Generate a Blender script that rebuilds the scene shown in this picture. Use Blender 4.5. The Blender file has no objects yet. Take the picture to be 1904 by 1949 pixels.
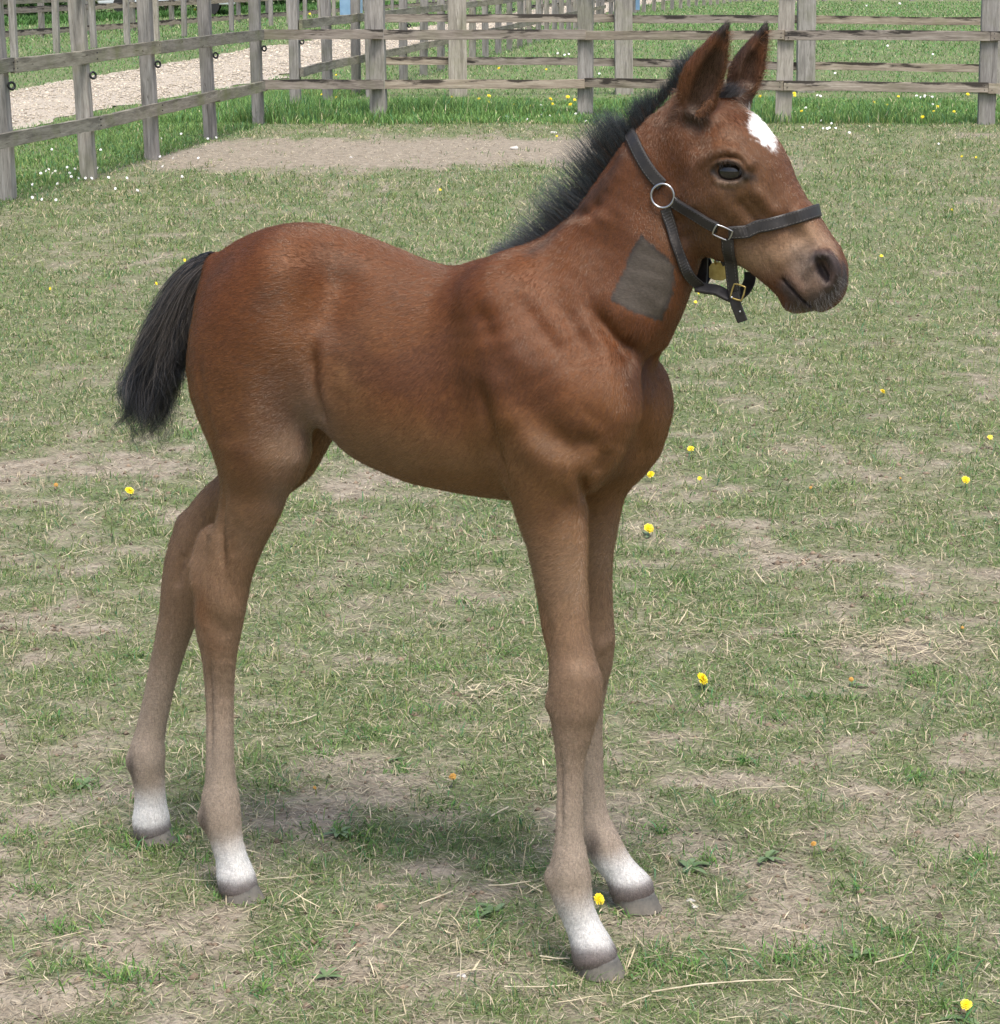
import bpy, bmesh, math, random
import numpy as np
from mathutils import Vector, Matrix
from mathutils.bvhtree import BVHTree
rng = np.random.default_rng(7)
random.seed(7)
S = bpy.context.scene
COL = S.collection

# ---------------------------------------------------------------- camera, sky, sun, exposure
IW, IH = 1904.0, 1949.0            # working picture units used for measuring
FPX, CAMH, HORIZ = 4600.0, 1.45, -60.0
PITCH = math.atan((IH/2 - HORIZ)/FPX)
cam_d = bpy.data.cameras.new('camera'); cam = bpy.data.objects.new('camera', cam_d); COL.objects.link(cam)
cam.location = (0, 0, CAMH); cam.rotation_euler = (math.pi/2 - PITCH, 0, 0)
cam_d.sensor_fit = 'HORIZONTAL'; cam_d.sensor_width = 36.0; cam_d.lens = 36.0*FPX/IW
cam_d.clip_start = 0.1; cam_d.clip_end = 1500.0
S.camera = cam
SUN_EL, SUN_AZ = math.radians(66), math.radians(165)     # azimuth clockwise from +Y (view direction)
world = bpy.data.worlds.new('World'); S.world = world; world.use_nodes = True
wn = world.node_tree; bgn = wn.nodes['Background']
sky = wn.nodes.new('ShaderNodeTexSky'); sky.sky_type = 'NISHITA'; sky.sun_disc = False
sky.sun_elevation = SUN_EL; sky.sun_rotation = SUN_AZ; sky.air_density = 1.0; sky.dust_density = 4.0; sky.ozone_density = 1.0
wn.links.new(sky.outputs[0], bgn.inputs[0]); bgn.inputs[1].default_value = 0.15
sun_d = bpy.data.lights.new('sun', 'SUN'); sun = bpy.data.objects.new('sun', sun_d); COL.objects.link(sun)
sun_d.energy = 2.1; sun_d.angle = math.radians(18); sun_d.color = (1.0, 0.99, 0.97)
_sd = Vector((math.sin(SUN_AZ)*math.cos(SUN_EL), math.cos(SUN_AZ)*math.cos(SUN_EL), math.sin(SUN_EL)))
sun.rotation_euler = _sd.to_track_quat('Z', 'Y').to_euler()
S.view_settings.view_transform = 'Standard'; S.view_settings.look = 'None'
S.view_settings.exposure = 0.72; S.view_settings.gamma = 1.0; S.view_settings.use_curve_mapping = False

# ---------------------------------------------------------------- measuring helpers (pixel -> place)
_f = Vector((0, math.cos(PITCH), -math.sin(PITCH))); _u = Vector((0, math.sin(PITCH), math.cos(PITCH))); _r = Vector((1, 0, 0))
CAM = Vector((0, 0, CAMH))
def ray(px, py): return (_f*FPX + _r*(px - IW/2) - _u*(py - IH/2)).normalized()
def ground(px, py, z=0.0):
    d = ray(px, py); t = (z - CAMH)/d.z; return CAM + d*t
def at_depth(px, py, Y):
    d = ray(px, py); return CAM + d*(Y/d.y)
def mscale(p): return (Vector(p) - CAM).dot(_f)/FPX      # metres per picture unit at p
YAW = math.radians(24)
_fm = (ground(1140, 1852) + ground(1208, 1727))/2
UX = Vector((math.cos(YAW), -math.sin(YAW), 0)); UY = Vector((math.sin(YAW), math.cos(YAW), 0))
ORG = _fm - UX*0.33
FM = Matrix.Translation(ORG) @ Matrix.Rotation(-YAW, 4, 'Z')    # foal local -> world
def L(px, py, lat):                                              # picture point on the plane lat metres nearer than the median
    d = ray(px, py); t = (-lat - (CAM - ORG).dot(UY))/d.dot(UY)
    p = CAM + d*t; q = p - ORG
    return np.array([q.dot(UX), -lat, q.z]), mscale(p)

# ---------------------------------------------------------------- generic helpers
def tag(o, label=None, cat=None, group=None, kind=None):
    if label: o['label'] = label
    if cat: o['category'] = cat
    if group: o['group'] = group
    if kind: o['kind'] = kind
    return o
def mesh_obj(name, verts, faces, mat=None, parent=None, smooth=False, edges=()):
    me = bpy.data.meshes.new(name)
    me.from_pydata([tuple(v) for v in verts], list(edges), [tuple(f) for f in faces]); me.update()
    if smooth: me.polygons.foreach_set('use_smooth', [True]*len(me.polygons))
    if mat: me.materials.append(mat)
    o = bpy.data.objects.new(name, me); COL.objects.link(o)
    if parent: o.parent = parent
    return o
def fast_mesh(name, V, F, mat, parent=None, smooth=False, col=None):
    V = np.asarray(V, np.float32); F = np.asarray(F, np.int32); k = F.shape[1]
    me = bpy.data.meshes.new(name)
    me.vertices.add(len(V)); me.vertices.foreach_set('co', V.ravel())
    me.loops.add(F.size); me.loops.foreach_set('vertex_index', F.ravel())
    me.polygons.add(len(F)); me.polygons.foreach_set('loop_start', np.arange(0, F.size, k, dtype=np.int32))
    me.update(calc_edges=True)
    if smooth: me.polygons.foreach_set('use_smooth', np.ones(len(F), bool))
    if col is not None:
        a = me.color_attributes.new('Col', 'FLOAT_COLOR', 'POINT')
        c = np.ones((len(V), 4), np.float32); c[:, :3] = col; a.data.foreach_set('color', c.ravel())
    me.materials.append(mat)
    o = bpy.data.objects.new(name, me); COL.objects.link(o)
    if parent: o.parent = parent
    return o
def empty(name, loc=(0, 0, 0), rz=0.0):
    o = bpy.data.objects.new(name, None); o.empty_display_size = 0.1; COL.objects.link(o)
    o.location = loc; o.rotation_euler = (0, 0, rz); return o
class NT:
    def __init__(s, name):
        s.m = bpy.data.materials.new(name); s.m.use_nodes = True; s.t = s.m.node_tree; s.b = s.t.nodes['Principled BSDF']
    def n(s, typ, **kw):
        nd = s.t.nodes.new(typ)
        for k, v in kw.items():
            if k.startswith('i_'):
                key = k[2:]; key = int(key) if key.isdigit() else key.replace('_', ' ')
                if hasattr(v, 'is_output'): s.t.links.new(v, nd.inputs[key])
                else: nd.inputs[key].default_value = v
            else: setattr(nd, k, v)
        return nd
    def l(s, a, b): s.t.links.new(a, b)
    def ramp(s, fac, stops, interp='LINEAR'):
        r = s.t.nodes.new('ShaderNodeValToRGB'); s.l(fac, r.inputs[0]); r.color_ramp.interpolation = interp
        e = r.color_ramp.elements
        while len(e) > 1: e.remove(e[-1])
        e[0].position = stops[0][0]; c = stops[0][1]; e[0].color = (*c, 1) if len(c) == 3 else c
        for p, c in stops[1:]:
            x = e.new(p); x.color = (*c, 1) if len(c) == 3 else c
        return r.outputs[0]
    def noise(s, scale, detail=4, rough=.55, vec=None, dist=0.0, dim='3D'):
        nd = s.n('ShaderNodeTexNoise', noise_dimensions=dim); nd.inputs['Scale'].default_value = scale
        nd.inputs['Detail'].default_value = detail; nd.inputs['Roughness'].default_value = rough; nd.inputs['Distortion'].default_value = dist
        if vec is not None: s.l(vec, nd.inputs['Vector'])
        return nd.outputs[0]
    def mix(s, fac, a, b, mode='MIX'):
        m = s.n('ShaderNodeMix', data_type='RGBA', blend_type=mode)
        for v, i in ((fac, 0), (a, 6), (b, 7)):
            if hasattr(v, 'is_output'): s.l(v, m.inputs[i])
            else: m.inputs[i].default_value = v if i == 0 else ((*v, 1) if len(v) == 3 else v)
        return m.outputs[2]
    def math(s, op, a, b=0.0):
        m = s.n('ShaderNodeMath', operation=op)
        for v, i in ((a, 0), (b, 1)):
            if hasattr(v, 'is_output'): s.l(v, m.inputs[i])
            else: m.inputs[i].default_value = v
        return m.outputs[0]
    def coord(s, which='Object', scale=None):
        c = s.n('ShaderNodeTexCoord').outputs[which]
        if scale is not None:
            mp = s.n('ShaderNodeMapping'); s.l(c, mp.inputs[0]); mp.inputs['Scale'].default_value = scale; c = mp.outputs[0]
        return c
    def bump(s, h, strength=.3, dist=.01):
        b = s.n('ShaderNodeBump'); b.inputs['Strength'].default_value = strength; b.inputs['Distance'].default_value = dist
        s.l(h, b.inputs['Height']); s.l(b.outputs[0], s.b.inputs['Normal'])
    def set(s, **kw):
        for k, v in kw.items():
            i = s.b.inputs[k.replace('_', ' ')]
            if hasattr(v, 'is_output'): s.l(v, i)
            else: i.default_value = v if not isinstance(v, tuple) or len(v) == 4 else (*v, 1)
        return s.m
def vnoise(P, scale, seed=0, octaves=3):
    """smooth value noise on an (n,2) or (n,3) array, about -1..1"""
    P = np.asarray(P, np.float64)*scale; out = np.zeros(len(P)); amp = 1.0; tot = 0
    def h(I):
        s = I[:, 0]*374761393 + I[:, 1]*668265263 + (I[:, 2]*2147483647 if I.shape[1] > 2 else 0) + seed*974711
        s = (s ^ (s >> 13))*1274126177; s = s & 0x7fffffff; s = (s ^ (s >> 16)) & 0xffff
        return s/32767.5 - 1.0
    for o in range(octaves):
        I = np.floor(P).astype(np.int64); T = P - I; T = T*T*(3 - 2*T); acc = 0
        D = P.shape[1]
        for c in range(2**D):
            off = np.array([(c >> k) & 1 for k in range(D)])
            w = np.prod(np.where(off, T, 1 - T), axis=1); acc = acc + w*h(I + off)
        out += amp*acc; tot += amp; amp *= .5; P = P*2.03 + 17.3
    return out/tot
def sstep(a, b, x):
    t = np.clip((x - a)/(b - a), 0, 1); return t*t*(3 - 2*t)
FUR = True; FURK = 1.35; GK = 1.0

# ================================================================ GROUND
def W2(px, py):
    g = ground(px, py); return np.array([g.x, g.y])
# the two fence lines that close the paddock (left line runs away, back line runs across)
FL = [W2(15, 378), W2(170, 340), W2(291, 302), W2(401, 265), W2(493, 236)]
FB = [W2(493, 236), W2(722, 228), W2(1115, 219), W2(1490, 234), W2(1877, 236)]
_dl = (FL[4] - FL[0]); _dl = _dl/np.linalg.norm(_dl)
def sd_left(P):   # metres to the paddock side (+) of the left fence
    r = P - FL[0]; return -(r[:, 0]*(-_dl[1]) + r[:, 1]*_dl[0])
_db = (FB[4] - FB[1]); _db = _db/np.linalg.norm(_db)
def sd_back(P):   # metres in front (+) of the back fence
    r = P - FB[1]; return -(r[:, 1]*_db[0] - r[:, 0]*_db[1])
bare_c = [(W2(760, 288), 2.1, 1.35), (W2(960, 282), 1.6, .9), (W2(560, 300), 1.5, 1.0)]
near_bare = [(W2(650, 1000), .16, .12), (W2(120, 1190), .20, .10), (W2(820, 1030), .25, .10), (W2(1400, 1760), .28, .10), (W2(1450, 1500), .22, .08), (W2(820, 1870), .22, .09), (W2(150, 1900), .2, .1), (W2(560, 1560), .2, .07), (W2(1180, 1330), .2, .1), (W2(1600, 1060), .3, .14), (W2(1780, 1560), .2, .08), (W2(60, 900), .3, .2)]
def green_at(P):
    """0 bare soil .. 1 full turf, inside and outside the paddock"""
    big = vnoise(P, .55, 50, 3); mid = vnoise(P*np.array([1, .7]), 2.3, 51, 3); small = vnoise(P, 9, 52, 2)
    d = P[:, 1]
    g = .66 + .13*big + .24*mid + .50*small - .12*sstep(5.6, 4.0, d) + .10*sstep(5.5, 9, d)
    for c, a, b in bare_c: g -= .80*np.exp(-(((P[:, 0]-c[0])/a)**2 + ((P[:, 1]-c[1])/b)**2)**1.0)*(1 + .5*mid)
    for c, a, b in near_bare: g -= .34*np.exp(-((P[:, 0]-c[0])/a)**2 - ((P[:, 1]-c[1])/b)**2)
    edge = np.maximum(sstep(.25, -.2, sd_left(P) + .25*mid), sstep(.5, -.1, sd_back(P) + .4*mid))
    g = g*(1-edge) + (1.0 + .1*mid)*edge
    return np.clip(g, 0, 1), edge
def height_at(P):
    e = (sd_left(P) > .3) & (sd_back(P) > .3)
    lo = vnoise(P, 1.1, 60, 2)*.010; hi = vnoise(P, 7, 61, 3)*.006; v = vnoise(P, 26, 62, 2)*.003
    foot = np.ones(len(P))
    for fx_, fy_ in ((1141,1850),(1213,1724),(460,1704),(297,1600)):
        c = W2(fx_, fy_); foot *= 1 - np.exp(-(((P-c)**2).sum(1))/.07**2)
    return (lo + hi + v)*foot - .002
def grid_axis(lo, hi, f0, f1, s0, s1, grow=1.09):
    a = [f0]
    while a[-1] < f1: a.append(a[-1] + s0)
    s = s0
    while a[-1] < hi: s = min(s*grow, s1); a.append(a[-1] + s)
    s = s0; b = [f0]
    while b[-1] > lo: s = min(s*grow, s1); b.append(b[-1] - s)
    return np.array(b[:0:-1] + a)
gx = grid_axis(-260, 260, -1.9, 1.9, .022, 14); gy = grid_axis(-30, 900, 2.9, 6.2, .022, 25, 1.03)
GX, GY = np.meshgrid(gx, gy, indexing='ij'); GP = np.c_[GX.ravel(), GY.ravel()]
gg, ge = green_at(GP); hh = height_at(GP)*sstep(30, 18, GP[:, 1]) - .02*sstep(30, 40, GP[:, 1])
ni, nj = GX.shape; ii = np.arange(ni-1)[:, None]*nj + np.arange(nj-1)[None, :]; GF = np.stack([ii, ii+nj, ii+nj+1, ii+1], -1).reshape(-1, 4)
m = NT('ground_soil_turf'); at = m.n('ShaderNodeAttribute', attribute_name='Col'); sp = m.n('ShaderNodeSeparateColor'); m.l(at.outputs['Color'], sp.inputs[0])
a = m.coord('Object'); n1g = m.noise(14, 6, .65, a); n2g = m.noise(95, 5, .7, a); n3g = m.noise(380, 3, .6, a); n4g = m.noise(2.2, 4, .6, a)
soil = m.ramp(n1g, [(.30, (.17, .140, .102)), (.52, (.28, .238, .178)), (.72, (.38, .33, .26))])
soil = m.mix(.75, soil, m.ramp(n2g, [(.30, (.35, .33, .31)), (.5, (1, 1, 1)), (.72, (1.35, 1.33, 1.3))]), 'MULTIPLY')
soil = m.mix(m.ramp(n3g, [(.60, (0, 0, 0)), (.68, (1, 1, 1))]), soil, (.36, .29, .20))
turf = m.ramp(n2g, [(.25, (.035, .058, .020)), (.5, (.105, .15, .052)), (.75, (.20, .24, .105))])
turf = m.mix(m.ramp(n4g, [(.35, (0, 0, 0)), (.7, (.55, .55, .55))]), turf, (.22, .205, .11))
f_ = m.math('ADD', sp.outputs[0], m.math('MULTIPLY', m.math('SUBTRACT', n2g, .5), .9))
fr = m.ramp(f_, [(.30, (0, 0, 0)), (.75, (.85, .85, .85))])
m.bump(n2g, .55, .012)
M_GROUND = m.set(Base_Color=m.mix(fr, soil, turf), Roughness=.95, Specular_IOR_Level=.15)
gc = np.c_[gg, ge, gg*0]
o = fast_mesh('ground', np.c_[GP, hh], GF, M_GROUND, smooth=True, col=gc); tag(o, kind='structure')

# gravel track outside the left fence
near_e = [(-330, 330), (25, 243), (250, 200), (480, 157), (740, 98), (1000, 55), (1180, 20), (1330, -12)]
far_e = [(-330, 222), (25, 172), (250, 134), (480, 93), (700, 62), (880, 42), (1050, 12), (1230, -16)]
def dens(pts, n):
    A = np.array([W2(*p) for p in pts]); L_ = np.r_[0, np.cumsum(np.linalg.norm(np.diff(A, axis=0), axis=1))]; u = np.linspace(0, 1, n)**1.5*L_[-1]
    return np.c_[np.interp(u, L_, A[:, 0]), np.interp(u, L_, A[:, 1])]
A = dens(near_e, 260); B = dens(far_e, 260); K = 14; V = []; tcol = []
for j in range(K+1):
    t = j/K; Q = A*(1-t) + B*t
    if j in (0, K): Q = Q + (vnoise(Q, 1.6, 71 + j, 3)*.35)[:, None]*np.array([-.9, .3])
    zz = .004 + .012*np.sin(math.pi*t) + vnoise(Q, 3, 77, 2)*.006
    V.append(np.c_[Q, np.maximum(zz, .004)])
V = np.array(V).reshape(-1, 3); n_ = 260; ii = (np.arange(K)[:, None]*n_ + np.arange(n_-1)[None, :]); F = np.stack([ii, ii+1, ii+n_+1, ii+n_], -1).reshape(-1, 4)
m = NT('gravel'); a = m.coord('Object'); v_ = m.n('ShaderNodeTexVoronoi', feature='F1'); m.l(a, v_.inputs['Vector']); v_.inputs['Scale'].default_value = 42
g1 = m.noise(3, 5, .6, a); g2 = m.noise(40, 4, .7, a)
stone = m.ramp(v_.outputs['Color'], [(.1, (.36, .30, .225)), (.5, (.46, .39, .30)), (.9, (.58, .51, .41))])
base = m.mix(m.ramp(g1, [(.35, (0, 0, 0)), (.65, (1, 1, 1))]), (.42, .35, .26), (.53, .455, .36))
m.bump(v_.outputs['Distance'], .8, .03)
M_GRAVEL = m.set(Base_Color=m.mix(.62, base, stone), Roughness=.95)
o = fast_mesh('gravel_track', V, F[:, ::-1], M_GRAVEL, smooth=True); tag(o, kind='structure')
# loose stones of the track: nobody could count them
def on_track(n):
    u = rng.uniform(0, 1, n)**1.6*(len(A)-1.001); i_ = u.astype(int); t = rng.uniform(.03, .97, n)[:, None]; f = (u-i_)[:, None]
    a_ = A[i_]*(1-f) + A[i_+1]*f; b_ = B[i_]*(1-f) + B[i_+1]*f; return a_*(1-t) + b_*t
NS = 26000; Q = on_track(NS); s_ = rng.lognormal(math.log(.0085), .5, NS)*np.clip(Q[:, 1]/22, .8, 2.0)
_oct = np.array([(1,0,0),(0,1,0),(-1,0,0),(0,-1,0),(0,0,1),(0,0,-1)], float); _of = np.array([(0,1,4),(1,2,4),(2,3,4),(3,0,4),(1,0,5),(2,1,5),(3,2,5),(0,3,5)])
V = _oct[None]*rng.uniform(.6, 1.3, (NS, 6, 1))*s_[:, None, None]*np.array([1, 1, .5]); th_ = rng.uniform(0, 6.28, NS); c_, d_ = np.cos(th_)[:, None], np.sin(th_)[:, None]
V = np.stack([V[..., 0]*c_ - V[..., 1]*d_, V[..., 0]*d_ + V[..., 1]*c_, V[..., 2]], -1) + np.c_[Q, np.full(NS, .018)][:, None]
cs = (np.array((.50, .43, .33))*rng.uniform(.6, 1.35, (NS, 1)))[:, None].repeat(6, 1)
m = NT('loose_stone'); a = m.n('ShaderNodeAttribute', attribute_name='Col').outputs['Color']; M_STONE = m.set(Base_Color=a, Roughness=.9)
o = fast_mesh('gravel_stones', V.reshape(-1, 3), (np.arange(NS)[:, None, None]*6 + _of[None]).reshape(-1, 3), M_STONE, col=cs.reshape(-1, 3)); tag(o, 'pale loose stones lying on the gravel track', 'gravel', kind='stuff')

# ================================================================ GRASS, STRAW
m = NT('grass_blade'); a = m.n('ShaderNodeAttribute', attribute_name='Col').outputs['Color']
M_BLADE = m.set(Base_Color=a, Roughness=.55, Specular_IOR_Level=.25)
tr = m.n('ShaderNodeBsdfTranslucent'); m.l(a, tr.inputs[0]); mx = m.n('ShaderNodeMixShader'); mx.inputs[0].default_value = .28
m.l(m.b.outputs[0], mx.inputs[1]); m.l(tr.outputs[0], mx.inputs[2]); m.l(mx.outputs[0], m.t.nodes['Material Output'].inputs[0])
m = NT('straw_piece'); a = m.n('ShaderNodeAttribute', attribute_name='Col').outputs['Color']; M_STRAW = m.set(Base_Color=a, Roughness=.6, Specular_IOR_Level=.3)
def scatter(n, d0, d1, power=1.0, spread=.36):
    """more per square metre close by; a little wider than the view on both sides"""
    u = rng.uniform(0, 1, n); d = d0*(d1/d0)**(u**power); return np.c_[d*np.tan(rng.uniform(-spread, spread, n)), d]
def blades(Q, z0, L_, Wd, tilt, az, bend, col):
    n = len(Q); ca_, sa_ = np.cos(az), np.sin(az); dx = np.c_[ca_, sa_, np.zeros(n)]; px_ = np.c_[-sa_, ca_, np.zeros(n)]
    # the blade's flat side is turned at random
    tw = rng.uniform(-1, 1, n)[:, None]; wv = px_*np.cos(tw) + dx*np.sin(tw)
    b = np.c_[Q, z0]; up = np.array((0, 0, 1.))[None]
    d1 = dx*np.sin(tilt)[:, None] + up*np.cos(tilt)[:, None]; t2 = tilt + bend; d2 = dx*np.sin(t2)[:, None] + up*np.cos(t2)[:, None]
    m_ = b + d1*(L_*.5)[:, None]; e = m_ + d2*(L_*.5)[:, None]; w = Wd[:, None]*.5
    V = np.stack([b - wv*w*.8, b + wv*w*.8, m_ + wv*w, m_ - wv*w, e], 1); F = np.array([(0,1,2),(0,2,3),(3,2,4)])
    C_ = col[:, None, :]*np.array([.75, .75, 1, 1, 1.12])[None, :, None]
    return V.reshape(-1, 3), (np.arange(n)[:, None, None]*5 + F[None]).reshape(-1, 3), C_.reshape(-1, 3)
def grass_cols(n, P, edge, dry=.25):
    c = np.array((.115, .202, .056))[None]*rng.uniform(.65, 1.5, (n, 1)); warm = vnoise(P, 1.2, 90, 2)
    k = rng.random(n) < np.clip(.42 + .4*warm, 0, 1)*(1-edge*.75); c[k] = np.array((.200, .245, .080))*rng.uniform(.7, 1.35, (k.sum(), 1))
    k = rng.random(n) < .12; c[k] = np.array((.070, .180, .080))*rng.uniform(.7, 1.4, (k.sum(), 1))
    k = rng.random(n) < dry*(1-edge*.8); c[k] = np.array((.50, .42, .27))*rng.uniform(.6, 1.4, (k.sum(), 1)); return c
parts = []
def emit(Q, L_, Wd, tilt, bend, col, sink=.0):
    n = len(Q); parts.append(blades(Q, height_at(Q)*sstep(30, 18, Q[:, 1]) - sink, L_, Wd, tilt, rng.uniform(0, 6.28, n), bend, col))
# tufts in the paddock
Q0 = scatter(int(100000*GK), 3.0, 23.5, .9); inside = (sd_left(Q0) > -.3) & (sd_back(Q0) > -.2); Q0 = Q0[inside]
g, e = green_at(Q0); k = rng.random(len(Q0)) < np.clip((g-.30)*1.5, .02, 1); Q0 = Q0[k]; g = g[k]
nb = 9; Q = np.repeat(Q0, nb, 0); d = Q[:, 1]; Q = Q + rng.normal(0, 1, Q.shape)*(.010 + .0022*(d-3))[:, None]
g2_, e2 = green_at(Q); n = len(Q); ts = np.repeat(rng.lognormal(0, .35, len(Q0)), nb)
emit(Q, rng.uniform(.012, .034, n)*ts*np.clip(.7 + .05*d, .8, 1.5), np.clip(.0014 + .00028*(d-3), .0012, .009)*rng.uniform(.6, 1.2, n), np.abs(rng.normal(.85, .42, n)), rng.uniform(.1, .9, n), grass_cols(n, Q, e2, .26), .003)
# fuller tufts where the photograph shows them
TF = [(300,1598,1.3),(318,1612,1.1),(285,1615,1.0),(325,1590,.9),(235,1880,1.4),(255,1870,1.1),(170,1850,1.0),(150,1505,1.1),(640,1585,1.3),(700,1600,1.0),(760,1470,.9),(830,1275,1.1),(880,1140,.9),(560,1840,1.1),(600,1800,.9),(500,1895,1.1),(700,1625,.9),(930,1750,1.1),(1010,1660,.9),(1220,1840,1.1),
 (1300,1850,1.1),(1500,1830,1.5),(1530,1815,1.2),(1780,1850,1.4),(1800,1920,1.2),(1700,1790,1.0),(1420,1450,1.2),(1480,1370,1.1),(1350,1640,1.1),(1260,1590,1.1),(1560,1330,1.1),(1750,1300,1.2),(1700,1150,1.1),(1500,1210,1.1),(1300,1100,1.0),(1600,1000,1.1),(1750,1480,1.1),(1100,1830,.8),(1200,1745,.8),(430,1712,.7),(480,1720,.7),(395,1640,.8),(60,1700,1.1),(110,1780,1.2),(40,1600,1.1),(620,1440,1.0),(520,1500,1.0),(700,1400,1.0),(800,1360,1.1),(960,1240,1.1),(250,1250,1.0),(180,1300,1.1),(100,1380,1.1),(860,1540,1.0),(1350,1340,1.0),(1640,1700,1.0),(1870,1640,1.2)]
Qt = []; st_ = []
for a_, b_, s_ in TF:
    c = W2(a_, b_); n = int(120*s_); th_ = rng.uniform(0, 6.28, n); r_ = np.abs(rng.normal(0, .036*s_, n)); Qt.append(c + np.c_[r_*np.cos(th_)*1.5, r_*np.sin(th_)]); st_.append(np.full(n, s_))
Qt = np.concatenate(Qt); st_ = np.concatenate(st_); n = len(Qt)
emit(Qt, rng.uniform(.014, .040, n)*st_, rng.uniform(.0014, .0028, n), np.abs(rng.normal(.95, .38, n)), rng.uniform(.2, 1.1, n), grass_cols(n, Qt, np.full(n, .6), .12)*np.array([.9, 1.05, .85]), .003)
# flattened blades and dead thatch
n = int(540000*GK); Q = scatter(n, 3.0, 23.5, .95); k = (sd_left(Q) > -.2) & (sd_back(Q) > -.1); Q = Q[k]; g, e = green_at(Q)
k = rng.random(len(Q)) < .42 + .58*np.clip(g*1.3, 0, 1)*(1-e*.6); Q = Q[k]; n = len(Q); d = Q[:, 1]
col = np.array((.46, .40, .285))[None]*rng.uniform(.4, 1.5, (n, 1)); k = rng.random(n) < .60*np.clip(green_at(Q)[0]*1.4, 0, 1); col[k] = np.array((.160, .215, .080))*rng.uniform(.6, 1.4, (k.sum(), 1))
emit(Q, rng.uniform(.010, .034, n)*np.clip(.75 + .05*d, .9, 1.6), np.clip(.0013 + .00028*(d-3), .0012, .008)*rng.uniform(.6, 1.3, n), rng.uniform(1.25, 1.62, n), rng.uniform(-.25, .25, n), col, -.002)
# long grass along both fences and at posts
def strip(n, A_, B_, w0, w1, hmin, hmax, off=0.0):
    t = rng.uniform(-.6, 1.6, n)[:, None]; d_ = (B_-A_)/np.linalg.norm(B_-A_); nn_ = np.array([-d_[1], d_[0]]); return A_ + (B_-A_)*t + nn_*rng.uniform(w0, w1, n)[:, None]
n = int(105000*GK); t = rng.uniform(-.15, 1.75, n); Q = FB[1]*0 + FB[0][None] + (FB[4]-FB[0])[None]*t[:, None]; nb_ = np.array([-_db[1], _db[0]])
Q = Q + nb_*(rng.beta(1.2, 1.7, n)*5.0 - .05)[:, None]; Q[:, 1] += 0; away = (Q - FB[1]) @ nb_
k = sd_left(Q) > -1.5; Q = Q[k]; away = away[k]; n = len(Q); cl = np.clip(.6 + .9*vnoise(Q, 1.3, 95, 2), .2, 1.5)
emit(Q, rng.uniform(.07, .19, n)*cl*sstep(5.6, .8, away)*1.25, rng.uniform(.004, .010, n), np.abs(rng.normal(.25, .25, n)), rng.uniform(.1, .8, n), grass_cols(n, Q, np.ones(n), .1)*np.array([1.35, 1.35, 1.35]))
n = int(85000*GK); t = rng.uniform(-1.1, 1.9, n); Q = FL[0][None] + (FL[4]-FL[0])[None]*t[:, None]; nl_ = np.array([-_dl[1], _dl[0]])
away = rng.beta(1.2, 1.8, n)*2.2 - .10; Q = Q + nl_*away[:, None]; cl = np.clip(.7 + .8*vnoise(Q, 1.3, 96, 2), .3, 1.4)
emit(Q, rng.uniform(.03, .10, n)*cl, rng.uniform(.003, .007, n), np.abs(rng.normal(.4, .3, n)), rng.uniform(.1, .9, n), grass_cols(n, Q, np.ones(n), .1)*np.array([1.35, 1.28, 1.3]))
# mown grass outside the paddock, out to the far fences
def off_track(Q):
    best = np.full(len(Q), True); tn_ = A[::4]; tf_ = B[::4]
    ok = np.ones(len(Q), bool)
    for i_ in range(0, len(tn_)-1):
        a1, a2, b2, b1 = tn_[i_], tn_[i_+1], tf_[i_+1], tf_[i_]; ins = np.ones(len(Q), bool); poly_ = [a1, a2, b2, b1]; sg = []
        for q1, q2 in zip(poly_, poly_[1:] + poly_[:1]): sg.append((q2[0]-q1[0])*(Q[:, 1]-q1[1]) - (q2[1]-q1[1])*(Q[:, 0]-q1[0]))
        sg = np.array(sg); ins = (sg > 0).all(0) | (sg < 0).all(0); ok &= ~ins
    return ok
n = int(320000*GK); Q = scatter(n, 14, 110, .8); k = ((sd_left(Q) < -.1) | (sd_back(Q) < -.1)); Q = Q[k]; k = off_track(Q); Q = Q[k]; n = len(Q); d = Q[:, 1]
emit(Q, rng.uniform(.02, .05, n)*np.clip(d/24, .7, 2.4), np.clip(.0003*d, .004, .03)*rng.uniform(.6, 1.4, n), np.abs(rng.normal(.8, .4, n)), rng.uniform(.1, .8, n), grass_cols(n, Q, np.full(n, .65), .2)*np.array([1.15, 1.3, 1.2])*.68 + np.array((.040, .080, .026)))
V = []; F = []; C_ = []; off = 0
for v, f, c in parts: V.append(v); F.append(f + off); C_.append(c); off += len(v)
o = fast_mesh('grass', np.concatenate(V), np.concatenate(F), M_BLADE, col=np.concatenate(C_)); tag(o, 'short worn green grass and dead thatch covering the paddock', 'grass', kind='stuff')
print('grass verts', off)
# loose straw on the paddock
n = int(6500*GK); Q = scatter(n, 3.0, 20, 1.0); Q[:420] = W2(1690, 1222) + rng.normal(0, 1, (420, 2))*np.array([.10, .07]); Q[420:520] = W2(1290, 1190) + rng.normal(0, .05, (100, 2)); Q[520:620] = W2(960, 1320) + rng.normal(0, .05, (100, 2)); k = (sd_left(Q) > .2) & (sd_back(Q) > .4); Q = Q[k]; n = len(Q); d = Q[:, 1]
L_ = rng.lognormal(math.log(.036), .5, n)*np.clip(.8 + .04*d, 1, 1.5)
v, f, c = blades(Q, height_at(Q) + .008, L_, np.clip(.0022 + .0002*(d-3), .002, .006)*rng.uniform(.6, 1.3, n), rng.uniform(1.38, 1.62, n), rng.uniform(0, 6.28, n), rng.normal(0, .12, n), np.array((.50, .42, .27))[None]*rng.uniform(.55, 1.4, (n, 1)))
o = fast_mesh('straw_litter', v, f, M_STRAW, col=c); tag(o, 'bits of dry straw strewn over the paddock', 'straw', kind='stuff')
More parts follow.
